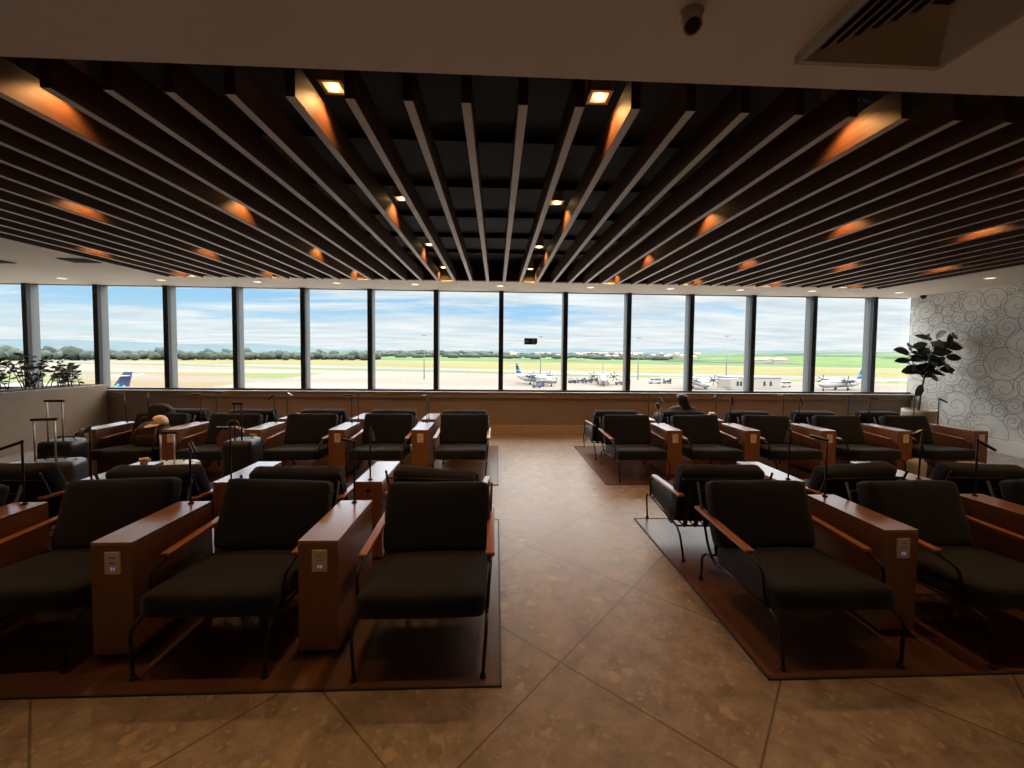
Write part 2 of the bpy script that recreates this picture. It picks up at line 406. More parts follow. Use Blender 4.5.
def lathe(bm, prof, n=24, mat=None):
    tmp = bmesh.new(); rings = []
    for r, z in prof:
        rings.append([tmp.verts.new((r * math.cos(2 * PI * k / n), r * math.sin(2 * PI * k / n), z)) for k in range(n)])
    for i in range(len(rings) - 1):
        for k in range(n):
            f = tmp.faces.new((rings[i][k], rings[i][(k + 1) % n], rings[i + 1][(k + 1) % n], rings[i + 1][k])); f.smooth = True
    if prof[0][0] > 1e-4: tmp.faces.new(list(reversed(rings[0])))
    if prof[-1][0] > 1e-4: tmp.faces.new(rings[-1])
    bmesh.ops.remove_doubles(tmp, verts=list(tmp.verts), dist=1e-5)
    merge(bm, tmp, mat)
def prism(bm, outline, axis, a, b):
    # outline: list of 2-D points; axis: index of extrusion axis
    vs0, vs1 = [], []
    oth = [i for i in range(3) if i != axis]
    for u, v in outline:
        for lst, w in ((vs0, a), (vs1, b)):
            c = [0, 0, 0]; c[oth[0]] = u; c[oth[1]] = v; c[axis] = w
            lst.append(bm.verts.new(c))
    n = len(outline)
    bm.faces.new(vs0); bm.faces.new(list(reversed(vs1)))
    for k in range(n):
        bm.faces.new((vs0[k], vs1[k], vs1[(k + 1) % n], vs0[(k + 1) % n]))
def ball(bm, c, r, sub=2, scale=(1, 1, 1), rot=None):
    tmp = bmesh.new(); bmesh.ops.create_icosphere(tmp, subdivisions=sub, radius=1)
    smooth(tmp)
    mt_ = Matrix.Translation(c) @ (rot.to_matrix().to_4x4() if rot else Matrix()) @ Matrix.Diagonal((r * scale[0], r * scale[1], r * scale[2], 1))
    merge(bm, tmp, mt_)
def cushion(w, d, h, r, bulge=0.02, cuts=9, top_dip=0.0, wrinkle=0.004, seed=0):
    """soft rounded box centred on the origin, w x d x h"""
    bm = bmesh.new(); bmesh.ops.create_cube(bm, size=1)
    bmesh.ops.subdivide_edges(bm, edges=list(bm.edges), cuts=cuts, use_grid_fill=True)
    H = Vector((w / 2, d / 2, h / 2))
    for v in bm.verts:
        p = Vector((v.co.x * w, v.co.y * d, v.co.z * h))
        q = Vector([max(-H[i] + r, min(H[i] - r, p[i])) for i in range(3)])
        dlt = p - q
        if dlt.length > 1e-6: p = q + dlt.normalized() * r
        u, s, tt = p.x / H.x, p.y / H.y, p.z / H.z
        b_ = lambda a, b: max(0, (1 - a * a)) * max(0, (1 - b * b))
        p.x += math.copysign(bulge * b_(s, tt), p.x) if abs(u) > 0.5 else 0
        p.y += math.copysign(bulge * b_(u, tt), p.y) if abs(s) > 0.5 else 0
        p.z += math.copysign(bulge * b_(u, s), p.z) if abs(tt) > 0.5 else 0
        if top_dip and tt > 0: p.z -= top_dip * tt * (math.cos(u * PI / 2) ** 0.7 if abs(u) < 1 else 0)
        nn = mnoise.noise_vector(p * 7 + Vector((seed, 0, 0)))
        v.co = p + nn * wrinkle
    smooth(bm); return bm

def obj(name, bm, mat, parent=None, mods=None, label=None):
    bmesh.ops.recalc_face_normals(bm, faces=list(bm.faces))
    me = bpy.data.meshes.new(name); bm.to_mesh(me); bm.free()
    o = bpy.data.objects.new(name, me); C.objects.link(o)
    for m_ in (mat if isinstance(mat, (list, tuple)) else [mat]): me.materials.append(m_)
    if parent: o.parent = parent
    if label: o['label'] = label
    return o
def tag(o, label, cat=None, group=None, kind=None):
    o['label'] = label
    if cat: o['category'] = cat
    if group: o['group'] = group
    if kind: o['kind'] = kind
    return o
def thing(name, label, cat, loc=(0, 0, 0), rz=0.0, group=None):
    o = bpy.data.objects.new(name, None); C.objects.link(o)
    o.empty_display_size = 0.1
    o.location = loc; o.rotation_euler = (0, 0, rz)
    return tag(o, label, cat, group)
def struct(name, bm, mat, label, cat='wall', parent=None):
    o = obj(name, bm, mat, parent)
    return tag(o, label, cat, kind='structure') if not parent else o
def dup(root, loc, rz, label, group=None):
    r = root.copy(); C.objects.link(r); r.location = loc; r.rotation_euler = (0, 0, rz)
    r['label'] = label
    if group: r['group'] = group
    for ch in list(root.children):
        c = ch.copy(); C.objects.link(c); c.parent = r
        for g in ch.children:
            d = g.copy(); C.objects.link(d); d.parent = c
    return r

# ------------------------------------------------------------------ the setting
CEIL, SLATZ, WALLY, WALLX = 2.83, 2.80, 7.98, 8.5
XL, YB = -13.0, -4.0
PX0, PX1, PY0, PY1, PZ = -5.55, 6.95, 1.84, 6.95, 3.16     # recess over the slats
bm = bmesh.new(); box(bm, XL, WALLX, YB, WALLY, -0.1, 0)
struct('floor', bm, M['floor'], 'brown stone floor tiles laid diagonally with pale chips', 'floor')
bm = bmesh.new()
box(bm, XL, WALLX, YB, PY0, CEIL, CEIL + 0.36); box(bm, XL, WALLX, PY1, WALLY + .2, CEIL, CEIL + 0.36)
box(bm, XL, PX0, PY0, PY1, CEIL, CEIL + 0.36); box(bm, PX1, WALLX, PY0, PY1, CEIL, CEIL + 0.36)
ce = struct('ceiling', bm, M['ceil'], 'plain plaster ceiling around the dark slatted recess', 'ceiling')
bm = bmesh.new(); box(bm, PX0, PX1, PY0, PY1, PZ, PZ + 0.03)
for y in (2.95, 3.75, 4.55, 5.35, 6.15): box(bm, PX0, PX1, y, y + 0.03, PZ - 0.05, PZ)
for x0, x1, y0, y1 in ((PX0, PX1, PY0, PY0 + .012), (PX0, PX0 + .012, PY0, PY1), (PX1 - .012, PX1, PY0, PY1), (PX0, PX1, PY1 - .012, PY1)):
    box(bm, x0, x1, y0, y1, CEIL + 0.02, PZ)
obj('recess_lining', bm, M['void'], ce)
bm = bmesh.new(); box(bm, WALLX, WALLX + 0.15, YB, WALLY, 0, CEIL)
wr = struct('wall_right', bm, M['wallpaper'], 'glossy white wallpaper wall with grey spiral swirls')
# spiral swirls printed on the wallpaper, packed circles each with an inner spiral
bm = bmesh.new(); rnd = random.Random(3); circ = []
for tries in range(9000):
    r = rnd.choice((0.33, 0.27, 0.22, 0.17, 0.12)) * rnd.uniform(0.85, 1.1)
    if tries > 3000: r = rnd.uniform(0.07, 0.16)
    y, z = rnd.uniform(2.0, WALLY - 0.05), rnd.uniform(0.30, CEIL - 0.05)
    if all((y - a) ** 2 + (z - b) ** 2 > (0.80 * (r + c)) ** 2 for a, b, c in circ) and z + r < CEIL + 0.1 and y + r < WALLY + 0.1: circ.append((y, z, r))
for y, z, r in circ:
    a0 = rnd.uniform(0, 2 * PI); s = rnd.choice((-1, 1)); turns = rnd.uniform(2.0, 2.5)
    pts = []
    n_ = 46
    for k in range(n_ + 1):
        u = k / n_
        rr = r * 1.12 * (1 - 0.10 * u / 0.42) if u < 0.42 else r * (1.008 - 0.90 * ((u - 0.42) / 0.58) ** 0.75)
        a = a0 + s * turns * 2 * PI * u
        py, pz = y + rr * math.cos(a), z + rr * math.sin(a)
        pts.append((WALLX - 0.0006, min(py, WALLY - 0.01), min(max(pz, 0.24), CEIL - 0.01)))
    prev = None
    for k in range(len(pts)):
        p = Vector(pts[k]); q = Vector(pts[min(k + 1, n_)]) - Vector(pts[max(k - 1, 0)])
        if q.length < 1e-6: continue
        nn = Vector((0, -q.z, q.y)).normalized() * 0.0046
        cur = (bm.verts.new(p + nn), bm.verts.new(p - nn), bm.verts.new(p + Vector((-0.0012, 0, 0))))
        if prev:
            bm.faces.new((prev[0], cur[0], cur[2], prev[2])); bm.faces.new((prev[2], cur[2], cur[1], prev[1]))
        prev = cur
obj('swirl_print', bm, M['swirl'], wr)
bm = bmesh.new(); box(bm, WALLX - 0.02, WALLX, YB, WALLY - 0.14, 0, 0.23, 0.004)
struct('baseboard_right', bm, M['white'], 'tall cream baseboard along the swirl wallpaper wall', 'baseboard')
bm = bmesh.new(); box(bm, XL - 0.15, XL, YB, WALLY, 0, CEIL)
struct('wall_left', bm, M['ceil'], 'plain plaster wall at the far left end of the lounge')
bm = bmesh.new(); box(bm, XL, WALLX, YB - 0.15, YB, 0, CEIL)
struct('wall_back', bm, M['ceil'], 'plain plaster wall behind the viewer')
bm = bmesh.new(); box(bm, XL, WALLX, WALLY - 0.10, WALLY + 0.2, 0, 0.73); box(bm, XL, WALLX, WALLY - 0.13, WALLY + 0.2, 0.73, 0.845, 0.004)
struct('wall_window', bm, M['panel'], 'low brown panelled wall below the long row of windows')
bm = bmesh.new(); box(bm, XL, WALLX - 0.0, WALLY - 0.125, WALLY - 0.10, 0, 0.20, 0.003)
struct('baseboard_window', bm, M['basetan'], 'tan baseboard under the low brown window wall', 'baseboard')
bm = bmesh.new(); box(bm, XL, WALLX, WALLY - 0.15, WALLY + 0.2, 0.845, 0.853, 0.003)
struct('trim_1', bm, M['white'], 'thin pale sill edge running under the windows', 'window sill')
# windows
SP = 1.275
mx = [0.09 + SP * i for i in range(-10, 7)]
edges = [XL] + [x for x in mx if x > XL + .3] + [WALLX]
wi = 0
POS = ['far left end', 'second from the left end', 'third from the left end', 'with plant shrubs in front, left', 'with plant shrubs in front, right', 'above the black suitcase', 'left of the parked blue tail fin']
for k in range(len(edges) - 1):
    x0, x1 = edges[k] + 0.045, edges[k + 1] - 0.045
    if k == 0: x0 = XL
    if k == len(edges) - 2: x1 = WALLX
    wi += 1
    bm = bmesh.new(); box(bm, x0, x1, WALLY + 0.08, WALLY + 0.088, 0.89, CEIL)
    fromr = len(edges) - 1 - k
    w_ = struct('window_%d' % wi, bm, M['glass'], 'tall clear window pane, %s counted from the swirl wallpaper wall' % (['first', 'second', 'third', 'fourth', 'fifth', 'sixth', 'seventh', 'eighth', 'ninth', 'tenth', 'eleventh', 'twelfth', 'thirteenth', 'fourteenth', 'fifteenth', 'sixteenth', 'seventeenth', 'eighteenth'][fromr - 1]), 'window')
    bm = bmesh.new(); box(bm, x0, x1, WALLY - 0.085, WALLY + 0.14, 0.853, 0.890); box(bm, x0, x1, WALLY + 0.06, WALLY + 0.14, CEIL - 0.012, CEIL)
    obj('window_frame', bm, M['frame'], w_)
for j, x in enumerate(edges[1:-1]):
    bm = bmesh.new(); box(bm, x - 0.045, x + 0.045, WALLY - 0.085, WALLY - 0.02, 0.853, 0.890); box(bm, x - 0.045, x + 0.045, WALLY - 0.02, WALLY + 0.05, 0.853, CEIL)
    fr = len(edges) - 2 - j
    tr_ = struct('trim_%d' % (j + 2), bm, M['frame'], 'dark window mullion, %s counted from the swirl wallpaper wall' % (['first', 'second', 'third', 'fourth', 'fifth', 'sixth', 'seventh', 'eighth', 'ninth', 'tenth', 'eleventh', 'twelfth', 'thirteenth', 'fourteenth', 'fifteenth', 'sixteenth', 'seventeenth'][fr - 1]), 'window mullion')
    bm = bmesh.new(); box(bm, x - 0.045, x + 0.045, WALLY + 0.05, WALLY + 0.19, 0.853, CEIL)
    obj('outer_reveal', bm, M['reveal'], tr_)

# ------------------------------------------------------------------ ceiling slats
ORD = ['first', 'second', 'third', 'fourth', 'fifth', 'sixth', 'seventh', 'eighth', 'ninth', 'tenth', 'eleventh', 'twelfth', 'thirteenth', 'fourteenth', 'fifteenth', 'sixteenth', 'seventeenth', 'eighteenth', 'nineteenth', 'twentieth', 'twenty-first', 'twenty-second', 'twenty-third', 'twenty-fourth', 'twenty-fifth', 'twenty-sixth']
SX, SS = -0.43, 0.275
bm = bmesh.new(); box(bm, -0.024, 0.024, 0, 4.89, 0, 0.17, 0.002, 1)
s0 = obj('ceiling_slat', bm, [M['slat'], M['slat_under']])
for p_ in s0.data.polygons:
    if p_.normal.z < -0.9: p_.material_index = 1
i0, i1 = -18, 26
for i in range(i0, i1 + 1):
    if i <= 1: lab = 'long dark wooden ceiling slat, %s one counted leftward from above the aisle' % ORD[1 - i]
    else: lab = 'long dark wooden ceiling slat, %s one counted rightward from above the aisle' % ORD[i - 2]
    o = s0 if i == i0 else s0.copy()
    if i != i0: C.objects.link(o)
    o.location = (SX + SS * i, 1.99, SLATZ)
    tag(o, lab, 'ceiling slat', 'wooden slats across the ceiling recess')

# recessed square spotlights between the slats
def downlight(label, loc):
    t_ = thing('square_downlight', label, 'ceiling light', loc, 0, 'square spotlights above the slats')
    b = bmesh.new()
    for x0, x1, y0, y1 in ((-.062, .062, .044, .062), (-.062, .062, -.062, -.044), (-.062, -.044, -.044, .044), (.044, .062, -.044, .044)):
        box(b, x0, x1, y0, y1, -0.008, 0.0)
    box(b, -.055, .055, -.055, .055, 0.0, 0.13)
    obj('trim', b, M['brass'], t_)
    b = bmesh.new(); box(b, -.044, .044, -.044, .044, -0.003, -0.0005); obj('reflector', b, M['lamp_dim'], t_)
    b = bmesh.new(); lathe(b, [(0.0, -0.012), (0.026, -0.012), (0.030, -0.001), (0.0, -0.001)], 16)
    obj('bulb', b, M['lamp_glow'], t_)
    return t_
COLS = [3.5 + 5 * k for k in range(-4, 5)]
d0 = None
ld = bpy.data.lights.new('spot_beam', 'SPOT'); ld.energy = 16; ld.color = (1.0, 0.50, 0.17); ld.spot_size = R(124); ld.spot_blend = 0.55; ld.shadow_soft_size = 0.03
rown = ['row nearest the viewer', 'second row from the viewer', 'third row from the viewer', 'row nearest the windows']
for ri, y in enumerate((2.27, 3.83, 5.40, 6.80)):
    for ci, cidx in enumerate(COLS):
        x = SX + SS * cidx
        x += 0.025 if ci >= 4 else -0.045
        if x > PX1 - .2 or x < PX0 + .1: continue
        side = ('%s column right of the aisle centre' % ORD[ci - 4]) if ci >= 4 else ('%s column left of the aisle centre' % ORD[3 - ci])
        lab = 'small square warm spotlight, %s, %s' % (rown[ri], side)
        if d0 is None: d0 = downlight(lab, (x, y, 3.03)); o = d0
        else: o = dup(d0, (x, y, 3.03), 0, lab)
        lo = bpy.data.objects.new('spot_beam', ld); C.objects.link(lo); lo.parent = o; lo.location = (0, 0, -0.03)
# round downlights in the plain ceiling by the windows
def pot_light(label, loc):
    t_ = thing('round_downlight', label, 'ceiling light', loc, 0, 'round downlights by the windows')
    b = bmesh.new(); lathe(b, [(0.062, 0.0), (0.075, 0.0), (0.075, -0.006), (0.058, -0.004), (0.058, 0.0)], 24)
    obj('trim_ring', b, M['white'], t_)
    b = bmesh.new(); lathe(b, [(0.0, -0.003), (0.057, -0.003), (0.057, 0.0), (0.0, 0.0)], 24)
    obj('lens', b, M['lamp_pale'], t_)
    return t_
p0 = None
pl = bpy.data.lights.new('pot_beam', 'SPOT'); pl.energy = 5; pl.color = (1.0, 0.78, 0.52); pl.spot_size = R(110); pl.spot_blend = 0.8; pl.shadow_soft_size = 0.05
plist = [(x, 7.36) for x in (-7.53, -5.87, -4.23, -2.85, -1.47, 0.06, 1.71, 3.2, 4.52, 5.9, 7.6)] + [(7.53, 5.9), (-7.0, 4.4), (7.6, 4.2)]
for k, (x, y) in enumerate(plist):
    lab = ('round recessed downlight by the windows, %s one from the left wall' % ORD[k]) if k < 11 else ['round recessed downlight near the swirl wallpaper wall beyond the slats', 'round recessed downlight left of the slats above the planter', 'round recessed downlight beside slats right of the front row'][k - 11]
    if p0 is None: p0 = pot_light(lab, (x, y, CEIL)); o = p0
    else: o = dup(p0, (x, y, CEIL), 0, lab)
    lo = bpy.data.objects.new('pot_beam', pl); C.objects.link(lo); lo.parent = o; lo.location = (0, 0, -0.03)
# lamps of the room behind the viewer
rl = bpy.data.lights.new('rear_beam', 'SPOT'); rl.energy = 50; rl.color = (1.0, 0.70, 0.47); rl.spot_size = R(84); rl.spot_blend = 0.7; rl.shadow_soft_size = 0.06
for k, (x, y) in enumerate([(x, y) for y in (-0.4, -2.4) for x in (-7.5, -4.5, -1.5, 1.5, 4.5, 7.2)]):
    o = dup(p0, (x, y, CEIL), 0, 'round recessed downlight in the ceiling behind the viewer', 'round downlights behind the viewer')
    lo = bpy.data.objects.new('rear_beam', rl); C.objects.link(lo); lo.parent = o; lo.location = (0, 0, -0.03)

# air vent, small black vents, camera
t_ = thing('air_diffuser', 'large square louvred air vent in the plaster ceiling, front right', 'air vent', (1.52, 1.345, CEIL))
b = bmesh.new()
for x0, x1, y0, y1 in ((-.31, .31, .285, .31), (-.31, .31, -.31, -.285), (-.31, -.285, -.285, .285), (.285, .31, -.285, .285)):
    box(b, x0, x1, y0, y1, -0.034, 0.0, 0.002, 1)
obj('frame', b, M['vent'], t_)
for k in range(7):
    r0 = 0.285 - k * 0.036; r1 = r0 - 0.034; z0 = -0.032; z1 = 0.016
    b = bmesh.new()
    q0 = [b.verts.new((sx * r0, sy * r0, z0)) for sx, sy in ((-1, -1), (1, -1), (1, 1), (-1, 1))]
    q1 = [b.verts.new((sx * r1, sy * r1, z0 + 0.022)) for sx, sy in ((-1, -1), (1, -1), (1, 1), (-1, 1))]
    q2 = [b.verts.new((sx * (r0), sy * (r0), z0 + 0.003)) for sx, sy in ((-1, -1), (1, -1), (1, 1), (-1, 1))]
    for j in range(4):
        b.faces.new((q0[j], q0[(j + 1) % 4], q1[(j + 1) % 4], q1[j])); b.faces.new((q2[j], q1[j], q1[(j + 1) % 4], q2[(j + 1) % 4]))
    obj('louvre', b, M['vent'], t_)
b = bmesh.new(); box(b, -.285, .285, -.285, .285, -0.004, 0.0)
obj('backing', b, M['black'], t_)
for lab, x, y in (('small dark ceiling grille left of the slats, nearer the slats', -5.75, 5.86), ('small dark ceiling grille further left, above the planter shrubs', -7.05, 6.0)):
    t_ = thing('ceiling_grille', lab, 'air vent', (x, y, CEIL))
    b = bmesh.new(); box(b, -.19, .19, -.12, .12, -0.006, 0.0); obj('backing', b, M['ventdark'], t_)
    b = bmesh.new()
    for k in range(6): box(b, -.18, .18, -.105 + k * .04, -.095 + k * .04, -0.014, -0.006)
    obj('blades', b, M['ventdark'], t_)
t_ = thing('security_camera', 'white round camera with black lens on the plaster ceiling', 'camera', (0.690, 1.475, CEIL))
b = bmesh.new(); lathe(b, [(0.0, -0.016), (0.036, -0.016), (0.044, 0.0), (0.0, 0.0)], 28); obj('mount', b, M['pot'], t_)
mt_ = Matrix.Translation((0, -0.004, -0.026)) @ Euler((R(-34), R(10), 0)).to_matrix().to_4x4()
b = bmesh.new(); lathe(b, [(0.0, 0.03), (0.026, 0.028), (0.034, 0.012), (0.034, -0.044), (0.031, -0.050), (0.026, -0.050), (0.026, -0.044), (0, -0.044)], 28, mt_); obj('housing', b, M['pot'], t_)
b = bmesh.new(); lathe(b, [(0.0, -0.049), (0.016, -0.0485), (0.0265, -0.046), (0.026, -0.042), (0, -0.042)], 28, mt_); obj('lens', b, M['black'], t_)
t_ = thing('corner_sensor', 'tiny black sensor on the ceiling at the swirl wall corner', 'sensor', (8.40, 7.65, CEIL))
b = bmesh.new(); lathe(b, [(0.0, 0.0), (0.05, 0.0), (0.048, -0.03), (0.03, -0.06), (0.0, -0.07)], 16); obj('dome', b, M['black'], t_)

# exit sign on the glass
t_ = thing('window_sign', 'small dark green sign with arrow stuck on the window glass', 'sign', (0.686, WALLY + 0.076, 1.852))
b = bmesh.new(); prism(b, [(-.13, -.062), (.105, -.062), (.13, -.035), (.13, .062), (-.13, .062)], 1, -0.004, 0.004); obj('panel', b, M['signdark'], t_)
b = bmesh.new(); box(b, -.085, -.03, -.0065, -.004, -.008, .008); prism(b, [(-.11, 0), (-.075, .03), (-.075, -.03)], 1, -0.0065, -0.004); obj('arrow', b, M['signlite'], t_)
b = bmesh.new()
pts = [(0.06 + 0.024 * math.cos(a), -0.006, 0.036 * math.sin(a)) for a in [2 * PI * k / 20 for k in range(21)]]
tube(b, pts, 0.006, 6); box(b, 0.048, 0.068, -0.0065, -0.004, -0.03, -0.022); obj('symbol', b, M['signlite'], t_)

# ------------------------------------------------------------------ floor mats
def floor_mat_obj(label, x0, x1, y0, y1):
    t_ = thing('floor_mat', label, 'floor mat', ((x0 + x1) / 2, (y0 + y1) / 2, 0))
    w, d = (x1 - x0) / 2, (y1 - y0) / 2
    b = bmesh.new(); box(b, -w + .012, w - .012, -d + .012, d - .012, 0.0, 0.006); obj('planks', b, M['mat'], t_)
    b = bmesh.new()
    for a in ((-w, w, -d, -d + .012), (-w, w, d - .012, d), (-w, -w + .012, -d, d), (w - .012, w, -d, d)): box(b, *a, 0.0, 0.009)
    obj('edging', b, M['plinth'], t_)
floor_mat_obj('dark brown plank mat under the front seats left of aisle', -6.2, 0.039, 1.87, 3.82)
floor_mat_obj('dark brown plank mat under the seats nearest windows, left of aisle', -6.2, 0.039, 4.84, 6.90)
floor_mat_obj('dark brown plank mat under the front seats right of aisle', 1.357, 6.9, 1.87, 3.82)
floor_mat_obj('dark brown plank mat under the seats nearest windows, right of aisle', 1.357, 6.9, 4.84, 6.90)
MZ = 0.006

# ------------------------------------------------------------------ armchair (faces -y, origin between the feet)
def make_chair(label):
    t_ = thing('armchair', label, 'armchair')
    b = cushion(0.64, 0.60, 0.125, 0.032, 0.009, cuts=13, seed=1)
    b.transform(Matrix.Translation((0, -0.080, 0.308)) @ Euler((R(-4.5), 0, 0)).to_matrix().to_4x4())
    obj('seat_cushion', b, M['fabric'], t_)
    b = cushion(0.65, 0.135, 0.43, 0.036, 0.016, cuts=15, top_dip=0.016, seed=5)
    b.transform(Matrix.Translation((0, 0.272, 0.533)) @ Euler((R(-19), 0, 0)).to_matrix().to_4x4())
    obj('back_cushion', b, M['fabric'], t_)
    for s in (-1, 1):
        x = s * 0.328
        lg = bmesh.new(); tube(lg, fillet([(x - s * 0.016, -0.415, 0.008), (x, -0.408, 0.235), (x, -0.33, 0.262)], 0.04), 0.0085)
        lo = obj('leg', lg, M['metal'], t_)
        g = bmesh.new(); lathe(g, [(0.0, 0.0), (0.016, 0.0), (0.015, 0.012), (0.010, 0.02), (0, 0.02)], 14, Matrix.Translation((x - s * 0.016, -0.415, 0))); obj('foot_glide', g, M['rubber'], lo)
        lg = bmesh.new(); tube(lg, fillet([(x - s * 0.016, 0.415, 0.008), (x, 0.375, 0.19), (x, 0.315, 0.232)], 0.05), 0.0085)
        lo = obj('leg', lg, M['metal'], t_)
        g = bmesh.new(); lathe(g, [(0.0, 0.0), (0.016, 0.0), (0.015, 0.012), (0.010, 0.02), (0, 0.02)], 14, Matrix.Translation((x - s * 0.016, 0.415, 0))); obj('foot_glide', g, M['rubber'], lo)
        rl_ = bmesh.new(); tube(rl_, [(x, -0.33, 0.262), (x, 0.315, 0.232)], 0.0085); obj('side_rail', rl_, M['metal'], t_)
        sp_ = bmesh.new(); tube(sp_, fillet([(x + s * 0.018, -0.10, 0.482), (x + s * 0.020, -0.20, 0.472), (x + s * 0.014, -0.275, 0.44), (x + s * 0.004, -0.285, 0.262)], 0.06), 0.0085); obj('arm_support', sp_, M['metal'], t_)
        ar = bmesh.new()
        box(ar, -0.024, 0.024, -0.30, 0.30, -0.011, 0.011, 0.007, 3)
        ar.transform(Matrix.Translation((x + s * 0.017, 0.125, 0.505)) @ Euler((R(2.5), 0, 0)).to_matrix().to_4x4())
        obj('armrest', ar, M['arm'], t_)
        u_ = bmesh.new(); tube(u_, fillet([(x, 0.12, 0.24), (x, 0.20, 0.205), (x + s * 0.01, 0.285, 0.30), (x + s * 0.02, 0.425, 0.70)], 0.06), 0.0085); obj('back_upright', u_, M['metal'], t_)
    for pa, pb in (((-0.328, 0.30, 0.232), (0.328, 0.30, 0.232)), ((-0.328, -0.27, 0.256), (0.328, -0.27, 0.256)), ((-0.33, 0.405, 0.64), (0.33, 0.405, 0.64))):
        b = bmesh.new(); tube(b, [pa, pb], 0.0078); obj('cross_bar', b, M['metal'], t_)
    b = bmesh.new()
    for k in range(7):
        x = -0.26 + k * 0.0867
        tube(b, [(x, -0.27, 0.240), (x, 0.30, 0.222)], 0.006, 6)
        q = [b.verts.new(v) for v in ((x - .018, 0.30, 0.236), (x + .018, 0.30, 0.236), (x + .018, 0.405, 0.64), (x - .018, 0.405, 0.64))]; b.faces.new(q)
        q = [b.verts.new(v) for v in ((x - .018, 0.304, 0.236), (x + .018, 0.304, 0.236), (x + .018, 0.409, 0.64), (x - .018, 0.409, 0.64))]; b.faces.new(q)
    obj('webbing', b, M['strap'], t_)
    return t_
chair0 = None
def chair(x, y, rz, label, group):
    global chair0
    if chair0 is None:
        chair0 = make_chair(label); chair0.location = (x, y, MZ); chair0.rotation_euler = (0, 0, rz); chair0['group'] = group
        return chair0
    return dup(chair0, (x, y, MZ), rz, label, group)
NTH = ['beside the aisle', 'second from the aisle', 'third from the aisle', 'fourth from the aisle', 'fifth from the aisle']
ROWS = {'A': ('front row facing the viewer', 2.34, 0), 'B': ('second row, back to the front row', 3.43, PI), 'C': ('third row facing the viewer', 5.345, 0), 'D': ('last row facing the windows', 6.415, PI)}
LX = {'A': [-0.37, -1.43, -2.45, -3.46], 'B': [-0.43, -1.50, -2.52, -3.62], 'C': [-0.44, -1.49, -2.53, -3.55, -4.54], 'D': [-0.47, -1.53, -2.56, -3.58, -4.56]}
RX = {'A': [1.785, 2.87, 3.95, 5.0], 'B': [1.79, 2.885, 3.98, 5.08], 'C': [1.86, 2.86, 3.91, 4.98, 6.02], 'D': [1.84, 2.89, 3.91, 4.97, 6.02]}
DY = {('L', 'A', 1): 0.04, ('L', 'A', 2): 0.09, ('L', 'B', 0): 0.0, ('L', 'B', 1): -0.03, ('L', 'B', 2): -0.02, ('R', 'B', 0): -0.02, ('R', 'B', 1): -0.01, ('R', 'B', 2): -0.01}
CUSH = {('L', 'B', 0): (-0.045, -3.5), ('L', 'B', 1): (-0.018, -1), ('L', 'B', 2): (-0.01, 1), ('R', 'B', 0): (-0.015, 0), ('R', 'B', 1): (-0.012, 2.5), ('R', 'B', 2): (-0.01, -1.5), ('L', 'A', 1): (0.006, 2), ('L', 'A', 2): (0, -1.5), ('R', 'C', 1): (0, -1), ('R', 'C', 2): (0, 1)}
ROT = {('L', 'B', 0): R(-7), ('L', 'A', 2): R(1.5), ('L', 'B', 1): R(2), ('R', 'B', 0): R(-2), ('R', 'B', 1): R(4), ('L', 'A', 0): R(0.5), ('R', 'C', 0): R(1), ('R', 'A', 1): R(1.5), ('L', 'B', 2): R(-2), ('L', 'A', 1): R(-0.5), ('R', 'B', 2): R(-4)}
for side, XS in (('L', LX), ('R', RX)):
    for row, (desc, y, rz) in ROWS.items():
        for k, x in enumerate(XS[row]):
            lab = 'charcoal armchair, %s, %s of aisle, %s' % (desc, 'left' if side == 'L' else 'right', NTH[k])
            dy = random.Random(k * 7 + ord(row) + ord(side)).uniform(-0.015, 0.015)
            dy += DY.get((side, row, k), 0)
            o = chair(x, y + dy, rz + ROT.get((side, row, k), 0), lab, 'charcoal lounge armchairs in rows')
            dz_, ry_ = CUSH.get((side, row, k), (0, 0))
            for ch in o.children:
                if ch.name.startswith('back_cushion'): ch.location = (-0.5 * math.sin(R(ry_)), 0, dz_); ch.rotation_euler = (0, R(ry_), 0)

# ------------------------------------------------------------------ console tables (plate end at -y)
def make_console(label, plate=True):
    t_ = thing('console_table', label, 'console table')
    b = bmesh.new(); box(b, -0.1025, 0.1025, -0.29, 0.29, 0.025, 0.594, 0.0015, 1); obj('body', b, M['console_v'], t_)
    b = bmesh.new(); box(b, -0.1025, 0.1025, -0.29, 0.29, 0.5945, 0.612, 0.0015, 1); obj('table_top', b, M['console'], t_)
    b = bmesh.new(); box(b, -0.095, 0.095, -0.27, 0.28, 0.0, 0.026); obj('plinth', b, M['plinth'], t_)
    if plate:
        b = bmesh.new(); box(b, -0.030, 0.048, -0.297, -0.2895, 0.450, 0.565, 0.003, 2); p_ = obj('outlet_plate', b, M['plate'], t_)
        b = bmesh.new()
        for z in (0.537, 0.510): 
            for dx in (-0.006, 0.004, 0.014): box(b, dx + 0.003, dx + 0.008, -0.2985, -0.2968, z - 0.004, z + 0.004)
        obj('socket', b, M['socket'], p_)
        b = bmesh.new()
        for dx in (0.000, 0.014): box(b, dx, dx + 0.008, -0.2985, -0.2968, 0.470, 0.486)
        obj('charging_port', b, M['usb'], p_)
    else:
        b = bmesh.new(); lathe(b, [(0, -0.002), (0.014, -0.002), (0.014, 0.002), (0, 0.002)], 20, Matrix.Translation((0.0, -0.291, 0.545)) @ Euler((R(90), 0, 0)).to_matrix().to_4x4()); obj('cable_hole', b, M['black'], t_)
    return t_
con = {}
def console(kind, x, y, label):
    if kind not in con:
        con[kind] = make_console(label, kind == 'plate'); con[kind].location = (x, y, MZ); con[kind]['group'] = 'wooden console tables between the armchairs'
        return con[kind]
    return dup(con[kind], (x, y, MZ), 0, label)
